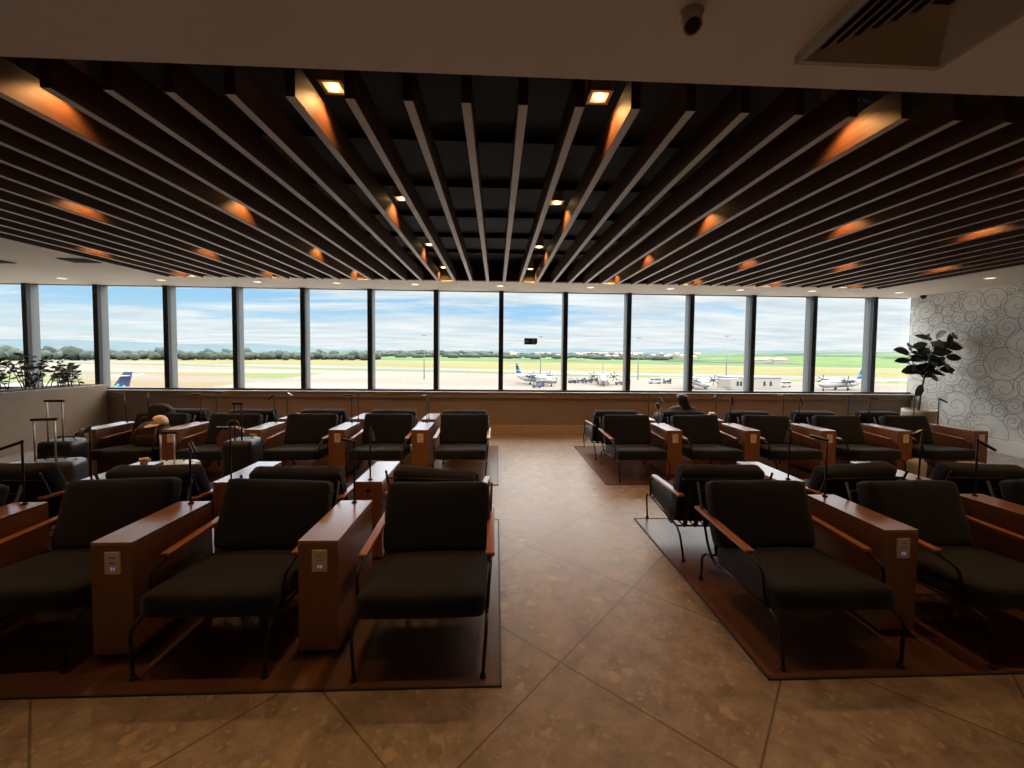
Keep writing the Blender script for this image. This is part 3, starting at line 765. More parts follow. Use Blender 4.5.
# reading lamp
def lamp(x, y, h, az, el, label, tilt=(0, 0), ln=0.105, roll=0.0):
    t_ = thing('reading_lamp', label, 'reading lamp', (x, y, MZ + 0.612), 0, 'thin black reading lamps on the consoles')
    b = bmesh.new(); lathe(b, [(0, 0), (0.017, 0), (0.017, 0.006), (0.008, 0.012), (0, 0.012)], 18); obj('base', b, M['metal'], t_)
    top = Vector((tilt[0] * h, tilt[1] * h, h))
    b = bmesh.new(); tube(b, [(0, 0, 0.008), top], 0.0062, 8); obj('pole', b, M['metal'], t_)
    b = bmesh.new(); ball(b, top, 0.011, 2); obj('swivel', b, M['metal'], t_)
    d = Vector((math.cos(az) * math.cos(el), math.sin(az) * math.cos(el), math.sin(el)))
    sd_ = d.cross(Vector((0, 0, 1)))
    sd_ = sd_.normalized() if sd_.length > 1e-3 else Vector((1, 0, 0))
    up_ = sd_.cross(d)
    mt2 = Matrix((d, sd_, up_)).transposed().to_4x4(); mt2.translation = top
    b = bmesh.new(); box(b, 0.004, ln, -0.014, 0.014, -0.010, 0.006, 0.004, 2); b.transform(mt2); hd = obj('lamp_head', b, M['metal'], t_)
    b = bmesh.new(); box(b, 0.012, ln - 0.006, -0.012, -0.004, 0.0052, 0.0085, 0.001, 1); box(b, 0.012, ln - 0.006, 0.004, 0.012, 0.0052, 0.0085, 0.001, 1); b.transform(mt2); obj('head_rim', b, M['ledbar'], hd, label='pale metal strips along the head')
W_ = 0.1025
LA = [-0.92, -1.955, -2.975]; LB = [-0.965, -2.01, -3.03, -4.09]; LC = [-0.97, -2.01, -3.045, -4.05, -5.03]; LDx = [-1.00, -2.04, -3.07, -4.08, -5.04]
RA = [2.32, 3.43, 4.50]; RB = [2.34, 3.43, 4.48]; RC = [2.34, 3.39, 4.43, 5.49, 6.56]; RD = [2.32, 3.37, 4.43, 5.47, 6.54]
SEAT = ['first and second', 'second and third', 'third and fourth', 'fourth and fifth', 'fifth']
LAMPS = {  # (az deg, el deg) of the heads
 ('L', 'A', 0): (250, 20), ('L', 'A', 1): (-35, -38), ('L', 'A', 2): (200, -22),
 ('L', 'B', 0): (-40, -60), ('L', 'B', 1): (180, 0), ('L', 'B', 2): (-90, -20), ('L', 'B', 3): (190, -10),
 ('L', 'C', 0): (240, 0), ('L', 'C', 1): (230, 5), ('L', 'C', 2): (200, -50), ('L', 'C', 3): (230, 5), ('L', 'C', 4): (258, 10),
 ('L', 'D', 0): (90, -10), ('L', 'D', 1): (45, 0), ('L', 'D', 2): (-20, -30), ('L', 'D', 3): (0, -4), ('L', 'D', 4): (-60, -75),
 ('R', 'A', 0): (150, 12), ('R', 'A', 1): (-50, -34), ('R', 'A', 2): (-60, -20),
 ('R', 'B', 0): (200, -70), ('R', 'B', 1): (182, -20), ('R', 'B', 2): (180, -10),
 ('R', 'C', 0): (-30, -55), ('R', 'C', 1): (0, -78), ('R', 'C', 2): (-10, -68), ('R', 'C', 3): (-5, -8), ('R', 'C', 4): (-60, -30),
 ('R', 'D', 0): (180, 2), ('R', 'D', 1): (215, -30), ('R', 'D', 2): (190, -4), ('R', 'D', 3): (185, 2), ('R', 'D', 4): (180, -2)}
TILT = {('L', 'C', 2): (-0.07, 0), ('R', 'C', 1): (0.06, 0), ('L', 'C', 4): (-0.09, 0), ('R', 'B', 1): (0.03, 0)}
RN = {'A': 'front row', 'B': 'second row', 'C': 'third row', 'D': 'row nearest windows'}
for side, rows in (('L', {'A': LA, 'B': LB, 'C': LC, 'D': LDx}), ('R', {'A': RA, 'B': RB, 'C': RC, 'D': RD})):
    for row, xs in rows.items():
        if side == 'L': y = {'A': 2.39, 'B': 3.36, 'C': 5.44, 'D': 6.28}[row]
        else: y = {'A': 2.455, 'B': 3.33, 'C': 5.43, 'D': 6.25}[row]
        for k, x in enumerate(xs):
            sd_n = 'left' if side == 'L' else 'right'
            kind = 'plate' if row in 'AC' else 'hole'
            if k < 4: where = 'between %s seats' % SEAT[k]
            else: where = 'beyond fifth seat'
            console(kind, x, y, 'brown wooden console, %s %s of aisle, %s from aisle' % (RN[row], sd_n, where))
            az, el = LAMPS[(side, row, k)]
            ly = y + (0.25 if row in 'AC' else -0.24)
            h = 0.40 if row in 'AB' else 0.385
            lamp(x, ly, h, R(az), R(el), 'black reading lamp, %s %s of aisle, %s from aisle' % (RN[row], sd_n, where), TILT.get((side, row, k), (0, 0)))

# ------------------------------------------------------------------ planter with shrubs, left
t_ = thing('planter_box', 'long brown boarded planter box along the left side', 'planter', (-7.59, 5.2, 0))
b = bmesh.new(); box(b, -0.31, 0.31, -2.65, 2.64, 0, 0.95, 0.004, 1); obj('box_body', b, M['panel'], t_)
b = bmesh.new(); box(b, -0.24, 0.24, -2.58, 2.57, 0.951, 0.962); obj('soil', b, M['soil'], t_)
def leafblade(b, base, d, up, ln, wd, fold=0.15, seg=5):
    d = d.normalized(); sd_ = d.cross(up)
    if sd_.length < 1e-3: sd_ = d.cross(Vector((1, 0, 0)))
    sd_.normalize(); nn = sd_.cross(d).normalized()
    prev = None
    for k in range(seg + 1):
        u = k / seg
        w = wd * math.sin(PI * min(1, u * 0.96 + 0.03)) ** 0.75
        c = base + d * ln * u - nn * ln * 0.18 * u * u
        cur = [b.verts.new(c + sd_ * w + nn * w * fold), b.verts.new(c), b.verts.new(c - sd_ * w + nn * w * fold)]
        if prev:
            for j in (0, 1):
                f = b.faces.new((prev[j], cur[j], cur[j + 1], prev[j + 1])); f.smooth = True
        prev = cur
def shrub(x, y, h, seed, label):
    rr = random.Random(seed)
    t_ = thing('planter_shrub', label, 'shrub', (x, y, 0.962), 0, 'shrubs in the planter')
    st = bmesh.new(); lf = bmesh.new()
    for s in range(13):
        a = rr.uniform(0, 2 * PI); lean = rr.uniform(0.1, 0.7); hh = h * rr.uniform(0.6, 1.05)
        p0_ = Vector((rr.uniform(-.1, .1), rr.uniform(-.16, .16), 0)); p1 = p0_ + Vector((math.cos(a) * lean * hh * .6, math.sin(a) * lean * hh, hh))
        pm = (p0_ + p1) / 2 + Vector((0, 0, hh * 0.1))
        tube(st, [p0_, pm, p1], [0.006, 0.005, 0.003], 6)
        for k in range(11):
            u = 0.2 + 0.8 * k / 10
            p = p0_.lerp(pm, u * 2) if u < .5 else pm.lerp(p1, u * 2 - 1)
            da = rr.uniform(0, 2 * PI)
            leafblade(lf, p, Vector((math.cos(da), math.sin(da), rr.uniform(-.3, .8))), Vector((rr.uniform(-.5, 1), -.8, .5)), rr.uniform(.07, .12), rr.uniform(.012, .021))
    obj('stems', st, M['bark'], t_); obj('foliage', lf, M['leaf2'], t_)
for k, (y, h) in enumerate(((7.4, 0.30), (6.85, 0.42), (6.3, 0.40), (5.72, 0.36), (5.1, 0.42), (4.45, 0.38))):
    shrub(-7.52 + 0.05 * (k % 2), y, h * 1.3, 20 + k, 'leafy green shrub in the brown planter, %s one from the windows' % ORD[k])

# ------------------------------------------------------------------ potted rubber plant, right
t_ = thing('rubber_plant', 'tall dark-leaved rubber plant in a cream pot beside swirl wall', 'potted plant', (7.86, 7.12, 0))
b = bmesh.new(); lathe(b, [(0.0, 0.0), (0.18, 0.0), (0.20, 0.04), (0.25, 0.35), (0.255, 0.58), (0.25, 0.645), (0.235, 0.645), (0.23, 0.60), (0.0, 0.60)], 32); obj('pot', b, M['pot'], t_)
b = bmesh.new(); lathe(b, [(0.0, 0.602), (0.229, 0.602), (0.229, 0.61), (0, 0.612)], 32); obj('soil', b, M['soil'], t_)
st = bmesh.new(); lf = bmesh.new(); rr = random.Random(11)
fork = Vector((0.05, 0.0, 1.22))
tube(st, [(-0.03, 0, 0.60), (0.0, 0, 0.9), fork], [0.019, 0.017, 0.014], 8)
brs = [[fork, Vector((-0.16, -0.02, 1.42)), Vector((-0.32, -0.05, 1.70))], [fork, Vector((0.14, 0.02, 1.50)), Vector((0.20, 0.0, 1.88))], [fork, Vector((0.26, -0.04, 1.40)), Vector((0.34, -0.12, 1.80))], [fork, Vector((0.02, -0.10, 1.50)), Vector((-0.05, -0.16, 1.82))]]
for br in brs:
    tube(st, br, [0.011, 0.009, 0.005], 8)
    for k in range(17):
        u = 0.15 + 0.78 * k / 12
        p = br[0].lerp(br[1], u * 2) if u < .5 else br[1].lerp(br[2], u * 2 - 1)
        a = k * 2.4 + rr.uniform(-.3, .3)
        dd = Vector((math.cos(a), math.sin(a) * 0.75, rr.uniform(-0.35, 0.55)))
        leafblade(lf, p + dd.normalized() * 0.03, dd, Vector((rr.uniform(-.8, .8), -0.9, rr.uniform(-.2, .9))), rr.uniform(.19, .27), rr.uniform(.056, .078), 0.12, 7)
for bs, dd in ((Vector((0.02, 0, 1.1)), Vector((-0.6, -.3, -0.75))), (Vector((0.32, -.1, 1.8)), Vector((.9, -.4, .05))), (Vector((0.34, -.12, 1.80)), Vector((.3, 0, .9))), (Vector((-0.32, -.05, 1.7)), Vector((-.8, 0, .2))), (Vector((0.3, -.1, 1.5)), Vector((.7, -.2, -.7)))):
    leafblade(lf, bs, dd, Vector((.2, -1, .4)), 0.26, 0.075, 0.12, 7)
obj('trunk', st, M['bark'], t_); obj('foliage', lf, M['leaf'], t_)

# ------------------------------------------------------------------ luggage
def suitcase(name, label, loc, rz, w, d, h, mat, handle_h, hmat, hw=0.17, badge=False):
    t_ = thing(name, label, 'suitcase', loc, rz)
    b = cushion(w, d, h - 0.05, 0.05, 0.004, cuts=7, wrinkle=0.0); b.transform(Matrix.Translation((0, 0, (h + 0.05) / 2)))
    obj('shell', b, mat, t_)
    b = bmesh.new(); box(b, -w * .38, w * .38, -d / 2 + .002, d / 2 - .002, .11, h - .09)
    for k in range(7):
        x = -w * 0.36 + k * w * 0.12
        for s in (-1, 1): box(b, x - .004, x + .004, s * d / 2 - .004, s * d / 2 + .004, 0.12, h - 0.07)
    obj('ribs', b, mat, t_)
    b = bmesh.new(); box(b, -w / 2 + .03, w / 2 - .03, -.005, .005, h - .004, h + .002); tube(b, fillet([(-.08, .04, h - .005), (-.08, .04, h + .022), (.08, .04, h + .022), (.08, .04, h - .005)], .02), .008, 8)
    obj('top_grip', b, M['rubber'], t_)
    b = bmesh.new()
    for s in (-1, 1): tube(b, [(s * hw / 2, -d * .3, h - .01), (s * hw / 2, -d * .3, h + handle_h)], .008, 8)
    hd = obj('telescopic_handle', b, hmat, t_)
    b = bmesh.new(); box(b, -hw / 2 - .02, hw / 2 + .02, -d * .3 - .014, -d * .3 + .014, h + handle_h - .005, h + handle_h + .02, .007); obj('handle_grip', b, M['rubber'], hd)
    for sx in (-1, 1):
        for sy in (-1, 1):
            b = bmesh.new(); lathe(b, [(0, -.01), (.024, -.01), (.024, .01), (0, .01)], 16, Matrix.Translation((sx * (w / 2 - .05), sy * (d / 2 - .05), .024)) @ Euler((0, R(90), 0)).to_matrix().to_4x4()); box(b, sx * (w / 2 - .05) - .012, sx * (w / 2 - .05) + .012, sy * (d / 2 - .05) - .015, sy * (d / 2 - .05) + .015, .024, .06)
            obj('wheel', b, M['rubber'], t_)
    if badge:
        b = bmesh.new(); box(b, .02, .075, -d / 2 - .010, -d / 2 - .004, h * .72, h * .72 + .055, .003); obj('badge', b, M['case_black'], t_)
    return t_
suitcase('suitcase', 'grey hard-shell suitcase with raised silver handle behind second-row seats', (-4.47, 4.22, 0), R(14), 0.46, 0.27, 0.48, M['case_grey'], 0.42, M['alu'], 0.16, True)
suitcase('suitcase', 'black suitcase with tall silver handle beside the brown planter', (-4.90, 4.74, 0), R(4), 0.34, 0.26, 0.58, M['case_black'], 0.44, M['alu'], 0.15)
suitcase('suitcase', 'pale teal suitcase with silver handle behind the second-row armchair', (-3.28, 4.20, 0), R(8), 0.42, 0.26, 0.465, M['case_teal'], 0.31, M['alu'], 0.12)
suitcase('suitcase', 'black suitcase with dark handle in front of the tan handbag', (-2.83, 4.60, 0), R(6), 0.31, 0.30, 0.62, M['case_black'], 0.40, M['rubber'], 0.07)
# backpack, cap, jacket, handbag
CX4, CY4 = -4.52, 5.40
t_ = thing('backpack', 'brown backpack lying on the third-row armchair under a tan cap', 'backpack', (-4.42, 5.38, MZ + 0.362))
b = cushion(0.34, 0.22, 0.27, 0.09, 0.02, wrinkle=0.022, seed=9); b.transform(Matrix.Translation((0, 0, 0.145))); obj('bag_body', b, M['backpack'], t_)
b = cushion(0.24, 0.07, 0.14, 0.03, 0.01, wrinkle=0.008, seed=3); b.transform(Matrix.Translation((0, -0.13, 0.09))); obj('front_pocket', b, M['backpack'], t_)
for s in (-1, 1):
    b = bmesh.new(); tube(b, [(s * .09, -.05, .27), (s * .12, -.13, .23), (s * .14, -.17, .12), (s * .12, -.14, .02)], .012, 8); obj('shoulder_strap', b, M['bag'], t_)
t_ = thing('baseball_cap', 'tan baseball cap with brown badge resting on the brown backpack', 'cap', (-4.345, 5.37, MZ + 0.352 + 0.287), R(-20))
b = bmesh.new(); lathe(b, [(.088, 0), (.090, .03), (.080, .07), (.055, .102), (.02, .116), (0, .118)], 28); obj('crown', b, M['cap'], t_)
b = bmesh.new(); 
prev = None
for k in range(13):
    a = R(-150 + 120 * k / 12)
    i_ = Vector((.084 * math.cos(a), .084 * math.sin(a), .012)); o_ = Vector((.10 * math.cos(a), .165 * math.sin(a), -.010 + .01 * math.cos(2 * a)))
    cur = [b.verts.new(i_), b.verts.new(o_), b.verts.new(o_ + Vector((0, 0, .005))), b.verts.new(i_ + Vector((0, 0, .006)))]
    if prev:
        for j in range(4): b.faces.new((prev[j], cur[j], cur[(j + 1) % 4], prev[(j + 1) % 4]))
    prev = cur
obj('brim', b, M['cap'], t_)
b = bmesh.new(); ball(b, (0, -.080, .062), .024, 2, (1, .25, 1)); obj('badge', b, M['cap_badge'], t_)
t_ = thing('jacket', 'dark jacket draped over the armchair back beside the tan cap', 'jacket', (-4.60, 5.62, MZ + 0.56))
b = cushion(0.26, 0.16, 0.34, 0.06, 0.02, wrinkle=0.03, seed=14); b.transform(Matrix.Translation((0, 0.10, 0.11))); obj('draped_cloth', b, M['jacket'], t_)
b = cushion(0.10, 0.12, 0.24, 0.04, 0.01, wrinkle=0.02, seed=4); b.transform(Matrix.Translation((-.12, 0.0, 0.02))); obj('sleeve', b, M['jacket'], t_)
t_ = thing('handbag', 'tan leather handbag standing on the third-row armchair seat', 'handbag', (-3.40, 5.34, MZ + 0.368), R(5))
b = bmesh.new(); prism(b, [(-.18, 0), (.18, 0), (.17, .14), (.10, .23), (0, .25), (-.10, .23), (-.17, .14)], 1, -0.06, 0.06); bmesh.ops.bevel(b, geom=list(b.edges), offset=.012, segments=2, affect='EDGES'); obj('bag_body', b, M['bag'], t_)
b = bmesh.new(); tube(b, fillet([(-.08, -.01, .22), (-.06, -.01, .33), (.06, -.01, .33), (.08, -.01, .22)], .05), .008, 8); obj('bag_handle', b, M['bag'], t_)
# bits on the consoles
t_ = thing('wine_glass', 'clear stemmed glass on the console at the far left', 'glass', (-4.12, 3.36, MZ + 0.612))
b = bmesh.new(); lathe(b, [(0, 0), (.032, 0), (.032, .003), (.006, .007), (.004, .06), (.008, .07), (.034, .095), (.041, .13), (.034, .175), (.0325, .175), (.039, .13), (.032, .097), (0, .074)], 28); obj('glass_bowl', b, M['glassware'], t_)
t_ = thing('paper_cup', 'small white paper cup at the end of the console, left', 'cup', (-3.02, 3.56, MZ + 0.612))
b = bmesh.new(); lathe(b, [(0, 0), (.024, 0), (.031, .05), (.033, .052), (.031, .054), (.028, .05), (.022, .004), (0, .004)], 24); obj('cup_body', b, M['paper'], t_)
b = bmesh.new(); box(b, .03, .055, -.004, .004, .02, .05, .003); obj('sleeve_tab', b, M['paper'], t_)
t_ = thing('paper_bag', 'crumpled white paper bag on the console right of the person', 'paper bag', (3.37, 6.12, MZ + 0.612))
b = cushion(0.12, 0.09, 0.06, 0.02, 0.0, wrinkle=0.02, cuts=5, seed=8); b.transform(Matrix.Translation((0, 0, .034))); obj('bag_body', b, M['paper'], t_)
b = cushion(0.10, 0.08, 0.04, 0.015, 0.0, wrinkle=0.02, cuts=5, seed=2); b.transform(Matrix.Translation((-.0, 0, .080))); obj('bag_mouth', b, M['paper'], t_)
t_ = thing('tote_bag', 'pale grey tote bag on the floor before the third-row console', 'bag', (5.48, 4.97, MZ), R(10))
b = cushion(0.17, 0.15, 0.26, 0.05, 0.01, wrinkle=0.012, cuts=7, seed=6); b.transform(Matrix.Translation((0, 0, .135))); obj('bag_body', b, M['canvas'], t_)
b = bmesh.new(); tube(b, fillet([(-.05, -.06, .22), (-.045, -.06, .30), (.045, -.06, .30), (.05, -.06, .22)], .03), .006, 8); obj('bag_handle', b, M['jacket'], t_)

# ------------------------------------------------------------------ the seated person
def skin_mesh(name, pts, eds, mat, parent, levels=2):
    me = bpy.data.meshes.new(name)
    me.from_pydata([p[:3] for p in pts], eds, [])
    o = bpy.data.objects.new(name, me); C.objects.link(o); me.materials.append(mat)
    if parent: o.parent = parent
    sm = o.modifiers.new('skin', 'SKIN')
    if not me.skin_vertices: me.skin_vertices.new(name='')
    for i, p in enumerate(pts):
        r = p[3]; r = (r, r) if not isinstance(r, tuple) else r
        me.skin_vertices[0].data[i].radius = r
    me.skin_vertices[0].data[0].use_root = True
    sm.use_smooth_shade = True
    sb = o.modifiers.new('sub', 'SUBSURF'); sb.levels = levels; sb.render_levels = levels
    return o
P = thing('person', 'person with long black hair and dark grey sweater, seated facing windows, holding phone', 'person', (2.96, 6.40, MZ))
# local frame: +y is towards the windows
pts = [(0, -.12, .41, (.15, .11)), (0, -.155, .54, (.13, .10)), (0, -.185, .66, (.14, .095)), (0, -.19, .745, (.10, .075)), (0, -.175, .80, .047), (-.01, -.155, .845, .05), (-.015, -.145, .905, (.071, .084)), (-.015, -.145, .945, (.062, .07)),
       (-.17, -.18, .735, .052), (-.26, -.06, .60, .042), (-.27, .10, .60, .034), (-.24, .17, .605, .026), (-.22, .20, .635, .030),
       (.17, -.18, .735, .052), (.235, -.10, .59, .042), (.225, .10, .545, .034), (.17, .20, .59, .026), (.15, .225, .62, .030),
       (-.09, -.05, .42, .085), (-.19, .40, .585, .062), (-.12, .45, .30, .048), (-.10, .45, .09, .036), (-.10, .53, .05, .034),
       (.10, -.05, .42, .085), (.13, .38, .47, .062), (.14, .42, .26, .048), (.14, .43, .08, .036), (.14, .53, .04, .034)]
eds = [(0, 1), (1, 2), (2, 3), (3, 4), (4, 5), (5, 6), (6, 7), (3, 8), (8, 9), (9, 10), (10, 11), (11, 12), (3, 13), (13, 14), (14, 15), (15, 16), (16, 17), (0, 18), (18, 19), (19, 20), (20, 21), (21, 22), (0, 23), (23, 24), (24, 25), (25, 26), (26, 27)]
# fingers
def add_fingers(base, dirv, side):
    for k in range(4):
        off = Vector((side * (-.024 + .016 * k), 0.0, 0.012))
        l = (.030, .034, .032, .026)[k]
        a = Vector(pts[base][:3]) + off; n0 = len(pts)
        pts.append((*(a + Vector(dirv) * .02), .0085)); pts.append((*(a + Vector(dirv) * (.02 + l)), .008)); pts.append((*(a + Vector(dirv) * (.03 + l) + Vector((side * .012, -.022, .006))), .007))
        eds.extend([(base, n0), (n0, n0 + 1), (n0 + 1, n0 + 2)])
    a = Vector(pts[base][:3]); n0 = len(pts)
    pts.append((*(a + Vector((-side * .03, -.012, .01))), .010)); pts.append((*(a + Vector((-side * .035, -.02, .04))), .009)); eds.extend([(base, n0), (n0, n0 + 1)])
add_fingers(12, (0.1, .25, .95), 1)
add_fingers(17, (-0.2, .6, .7), -1)
body = skin_mesh('body', pts, eds, M['skin'], P)
# face: nose, ears, eyes, mouth on the head turned slightly left
fm = Matrix.Translation((-.015, -.145, .905)) @ Euler((0, 0, R(28))).to_matrix().to_4x4()
b = bmesh.new(); lathe(b, [(0, .035), (.008, .03), (.016, 0), (.012, -.012), (0, -.015)], 10, fm @ Matrix.Translation((0, .083, -.005))); obj('nose', b, M['skin'], body)
for s in (-1, 1):
    b = bmesh.new(); ball(b, fm @ Vector((s * .070, .0, -.005)), .02, 2, (.4, .7, 1.2)); obj('ear', b, M['skin'], body)
    b = bmesh.new(); ball(b, fm @ Vector((s * .028, .072, .012)), .010, 2, (1.2, .6, .7)); obj('eye', b, M['white'], body)
b = bmesh.new(); ball(b, fm @ Vector((0, .078, -.038)), .012, 2, (1.8, .5, .5)); obj('mouth', b, M['cap_badge'], body)
# long hair falling down the back
b = bmesh.new(); n_ = 20; rings = []
for z, rx, ry, cx_, cy_ in ((.985, .012, .012, -.015, -.15), (.978, .052, .055, -.015, -.152), (.955, .082, .088, -.015, -.156), (.915, .092, .096, -.012, -.166), (.87, .090, .088, -.004, -.178), (.82, .088, .070, .006, -.196), (.77, .100, .060, .016, -.215), (.72, .112, .052, .026, -.232), (.66, .108, .045, .032, -.242), (.60, .09, .035, .034, -.240)):
    rg = []
    for k in range(n_):
        a = 2 * PI * k / n_
        yv = math.sin(a)
        if z < .95 and yv > .35: yv = .35
        rg.append(b.verts.new((cx_ + rx * math.cos(a) + .004 * math.sin(9 * a), cy_ + ry * yv, z)))
    rings.append(rg)
for i in range(len(rings) - 1):
    for k in range(n_):
        f = b.faces.new((rings[i][k], rings[i][(k + 1) % n_], rings[i + 1][(k + 1) % n_], rings[i + 1][k])); f.smooth = True
b.faces.new(rings[0]); b.faces.new(list(reversed(rings[-1])))
obj('hair', b, M['hair'], P)
spts = [(0, -.12, .43, (.165, .125)), (0, -.155, .54, (.145, .115)), (0, -.185, .66, (.155, .11)), (0, -.19, .745, (.11, .085)), (0, -.182, .785, .056), (-.17, -.18, .735, .064), (-.26, -.06, .60, .054), (-.27, .10, .60, .046), (-.25, .15, .60, .040), (.17, -.18, .735, .064), (.235, -.10, .59, .054), (.225, .10, .545, .046), (.185, .17, .575, .040)]
skin_mesh('sweater', spts, [(0, 1), (1, 2), (2, 3), (3, 4), (3, 5), (5, 6), (6, 7), (7, 8), (3, 9), (9, 10), (10, 11), (11, 12)], M['sweater'], P)
jp = [(0, -.12, .415, (.165, .12)), (-.09, -.05, .42, .10), (-.19, .40, .585, .075), (-.12, .45, .30, .062), (-.10, .45, .12, .052), (.10, -.05, .42, .10), (.13, .38, .47, .075), (.14, .42, .26, .062), (.14, .43, .11, .052)]
skin_mesh('jeans', jp, [(0, 1), (1, 2), (2, 3), (3, 4), (0, 5), (5, 6), (6, 7), (7, 8)], M['jeans'], P)
for x, y in ((-.10, .50), (.14, .50)):
    b = cushion(0.085, 0.25, 0.075, 0.034, 0.004, cuts=5, wrinkle=0.0); b.transform(Matrix.Translation((x, y, .0395))); obj('shoe', b, M['rubber'], P)
ph = thing('mobile_phone', 'pale mobile phone held up by the seated person', 'phone', (2.745, 6.645, MZ + .665), R(10))
b = bmesh.new(); box(b, -.036, .036, -.004, .004, -.02, .125, .003); b.transform(Euler((R(-14), R(-12), 0)).to_matrix().to_4x4()); obj('phone_body', b, M['phone'], ph)
b = bmesh.new(); box(b, -.031, .031, -.0055, -.004, -.012, .118); b.transform(Euler((R(-14), R(-12), 0)).to_matrix().to_4x4()); obj('screen', b, M['dark_glass'], ph)

# ------------------------------------------------------------------ outdoors: airfield, aircraft, hills
G = -10.4
bm = bmesh.new(); q = [bm.verts.new(v) for v in ((-3000, 9, G), (3000, 9, G), (3000, 2600, G), (-3000, 2600, G))]; bm.faces.new(q)
tag(obj('airfield_ground', bm, M['airfield']), 'flat airfield with concrete apron, taxiways and grass strips', 'ground', kind='structure')
def terrain(name, r0, r1, nr, hf, mat, label):
    bm = bmesh.new(); na = 150; rows = []
    for i in range(nr + 1):
        r = r0 * (r1 / r0) ** (i / nr); row = []
        for j in range(na + 1):
            a = R(-62 + 124 * j / na); x = r * math.sin(a); y = r * math.cos(a)
            row.append(bm.verts.new((x, y, hf(r, math.degrees(a), x, y))))
        rows.append(row)
    for i in range(nr):
        for j in range(na):
            f = bm.faces.new((rows[i][j], rows[i][j + 1], rows[i + 1][j + 1], rows[i + 1][j])); f.smooth = True
    return tag(obj(name, bm, mat), label, 'hills', kind='structure')
def interp(a, tab):
    for (a0, v0), (a1, v1) in zip(tab, tab[1:]):
        if a <= a1:
            u = max(0, (a - a0) / (a1 - a0)); return v0 + (v1 - v0) * u
    return tab[-1][1]
# ridge elevation (pixels above the horizon line) against bearing
NEAR = [(-62, -0.5), (-30, -0.5), (-17, 1.0), (-8, 2.2), (-2, 1.6), (4, 0.0), (12, 1.0), (22, 0.8), (30, 2.0), (38, 3.0), (48, 3.2), (62, 3)]
FAR = [(-62, 4.5), (-45, 6.5), (-37, 5.2), (-30, 6.6), (-22, 3.0), (-12, 2.5), (-2, 3.0), (5, 6.0), (12, 5.2), (18, 4.2), (22, 6.2), (28, 5.2), (36, 5.0), (48, 4.0), (62, 5)]
def h_near(r, a, x, y):
    px = interp(a, NEAR) + 0.35 * mnoise.noise(Vector((a * 0.22, r * 0.001, 0)))
    z1 = 1.6 + px / 403 * 2600
    u = min(1, max(0, (r - 620) / (2600 - 620))); u = u * u * (3 - 2 * u)
    if r > 2600: u = 1 - (r - 2600) / 600
    bump = 3.0 * mnoise.noise(Vector((x * 0.003, y * 0.003, 2))) * min(1, (r - 620) / 500)
    return G - 0.5 + (z1 - G) * u + max(-.5, bump)
def h_far(r, a, x, y):
    px = interp(a, FAR) + 0.9 * mnoise.noise(Vector((a * 0.35, 3, 0)))
    z1 = 1.6 + px / 403 * 9000
    u = min(1, max(0, (r - 5500) / 3500)); u = u * u * (3 - 2 * u)
    if r > 9000: u = 1 - (r - 9000) / 2500
    return G - 30 + (z1 - G + 30) * u
terrain('green_hills', 620, 3100, 30, h_near, M['hill'], 'rolling green hills with dark tree patches beyond the runway')
terrain('far_hills', 5500, 11000, 16, h_far, M['farhill'], 'hills on the horizon, distance haze put into their blue green colour')
# belt of trees, left part of the field edge (uncountable)
bm = bmesh.new(); rr = random.Random(5); crowns = []
for k in range(620):
    a = R(rr.uniform(-58, -16)); r = rr.uniform(690, 900) if rr.random() < .8 else rr.uniform(640, 700)
    s = rr.uniform(3.2, 5.6) * (1.45 if rr.random() < .12 else 1)
    tmp = bmesh.new(); bmesh.ops.create_icosphere(tmp, subdivisions=2, radius=1)
    for v in tmp.verts: v.co *= 1 + 0.45 * mnoise.noise(v.co * 2.2 + Vector((k, 0, 0)))
    smooth(tmp)
    merge(bm, tmp, Matrix.Translation((r * math.sin(a), r * math.cos(a), G + s * 1.0)) @ Matrix.Diagonal((s * rr.uniform(0.8, 1.3), s, s * rr.uniform(.85, 1.25), 1)))
for k in range(260):
    a = R(rr.uniform(-16, 24)); r = rr.uniform(900, 1900)
    s = rr.uniform(6, 10)
    zb = h_near(r, math.degrees(a), r * math.sin(a), r * math.cos(a)); crowns.append((r * math.sin(a), r * math.cos(a), s * 2.6))
    tmp = bmesh.new(); bmesh.ops.create_icosphere(tmp, subdivisions=1, radius=1); smooth(tmp)
    merge(bm, tmp, Matrix.Translation((r * math.sin(a), r * math.cos(a), zb + s * .4)) @ Matrix.Diagonal((s * rr.uniform(1.2, 2.6), s, s * .7, 1)))
tag(obj('tree_belt', bm, M['tree']), 'long belt of dark green trees beyond the runways', 'trees', kind='stuff')
# houses on the far slopes
def house(label):
    t_ = thing('distant_house', label, 'house', group='small pale houses on the far slopes')
    b = bmesh.new(); box(b, -9, 9, -6, 6, 0, 6); obj('walls', b, M['masonry'], t_)
    b = bmesh.new(); prism(b, [(-6.8, 6), (6.8, 6), (0, 9)], 0, -9.6, 9.6); obj('roof', b, M['roof'], t_)
    return t_
h0 = house('tiny pale house among trees on the far green slopes')
hs = []; k = -1
while len(hs) < 46:
    a = R(rr.uniform(2, 27)); r = rr.uniform(1150, 2200)
    if len(hs) > 40: a = R(rr.uniform(33.5, 36.5)); r = rr.uniform(780, 880)
    x, y = r * math.sin(a), r * math.cos(a)
    if any(math.hypot(x - p, y - q) < 26 for p, q in hs) or any(math.hypot(x - p, y - q) < z + 22 for p, q, z in crowns): continue
    hs.append((x, y)); k += 1
    o = h0 if k == 0 else dup(h0, (0, 0, 0), 0, h0['label'])
    o.location = (x, y, h_near(r, math.degrees(a), x, y)); o.rotation_euler = (0, 0, rr.uniform(-.6, .6))

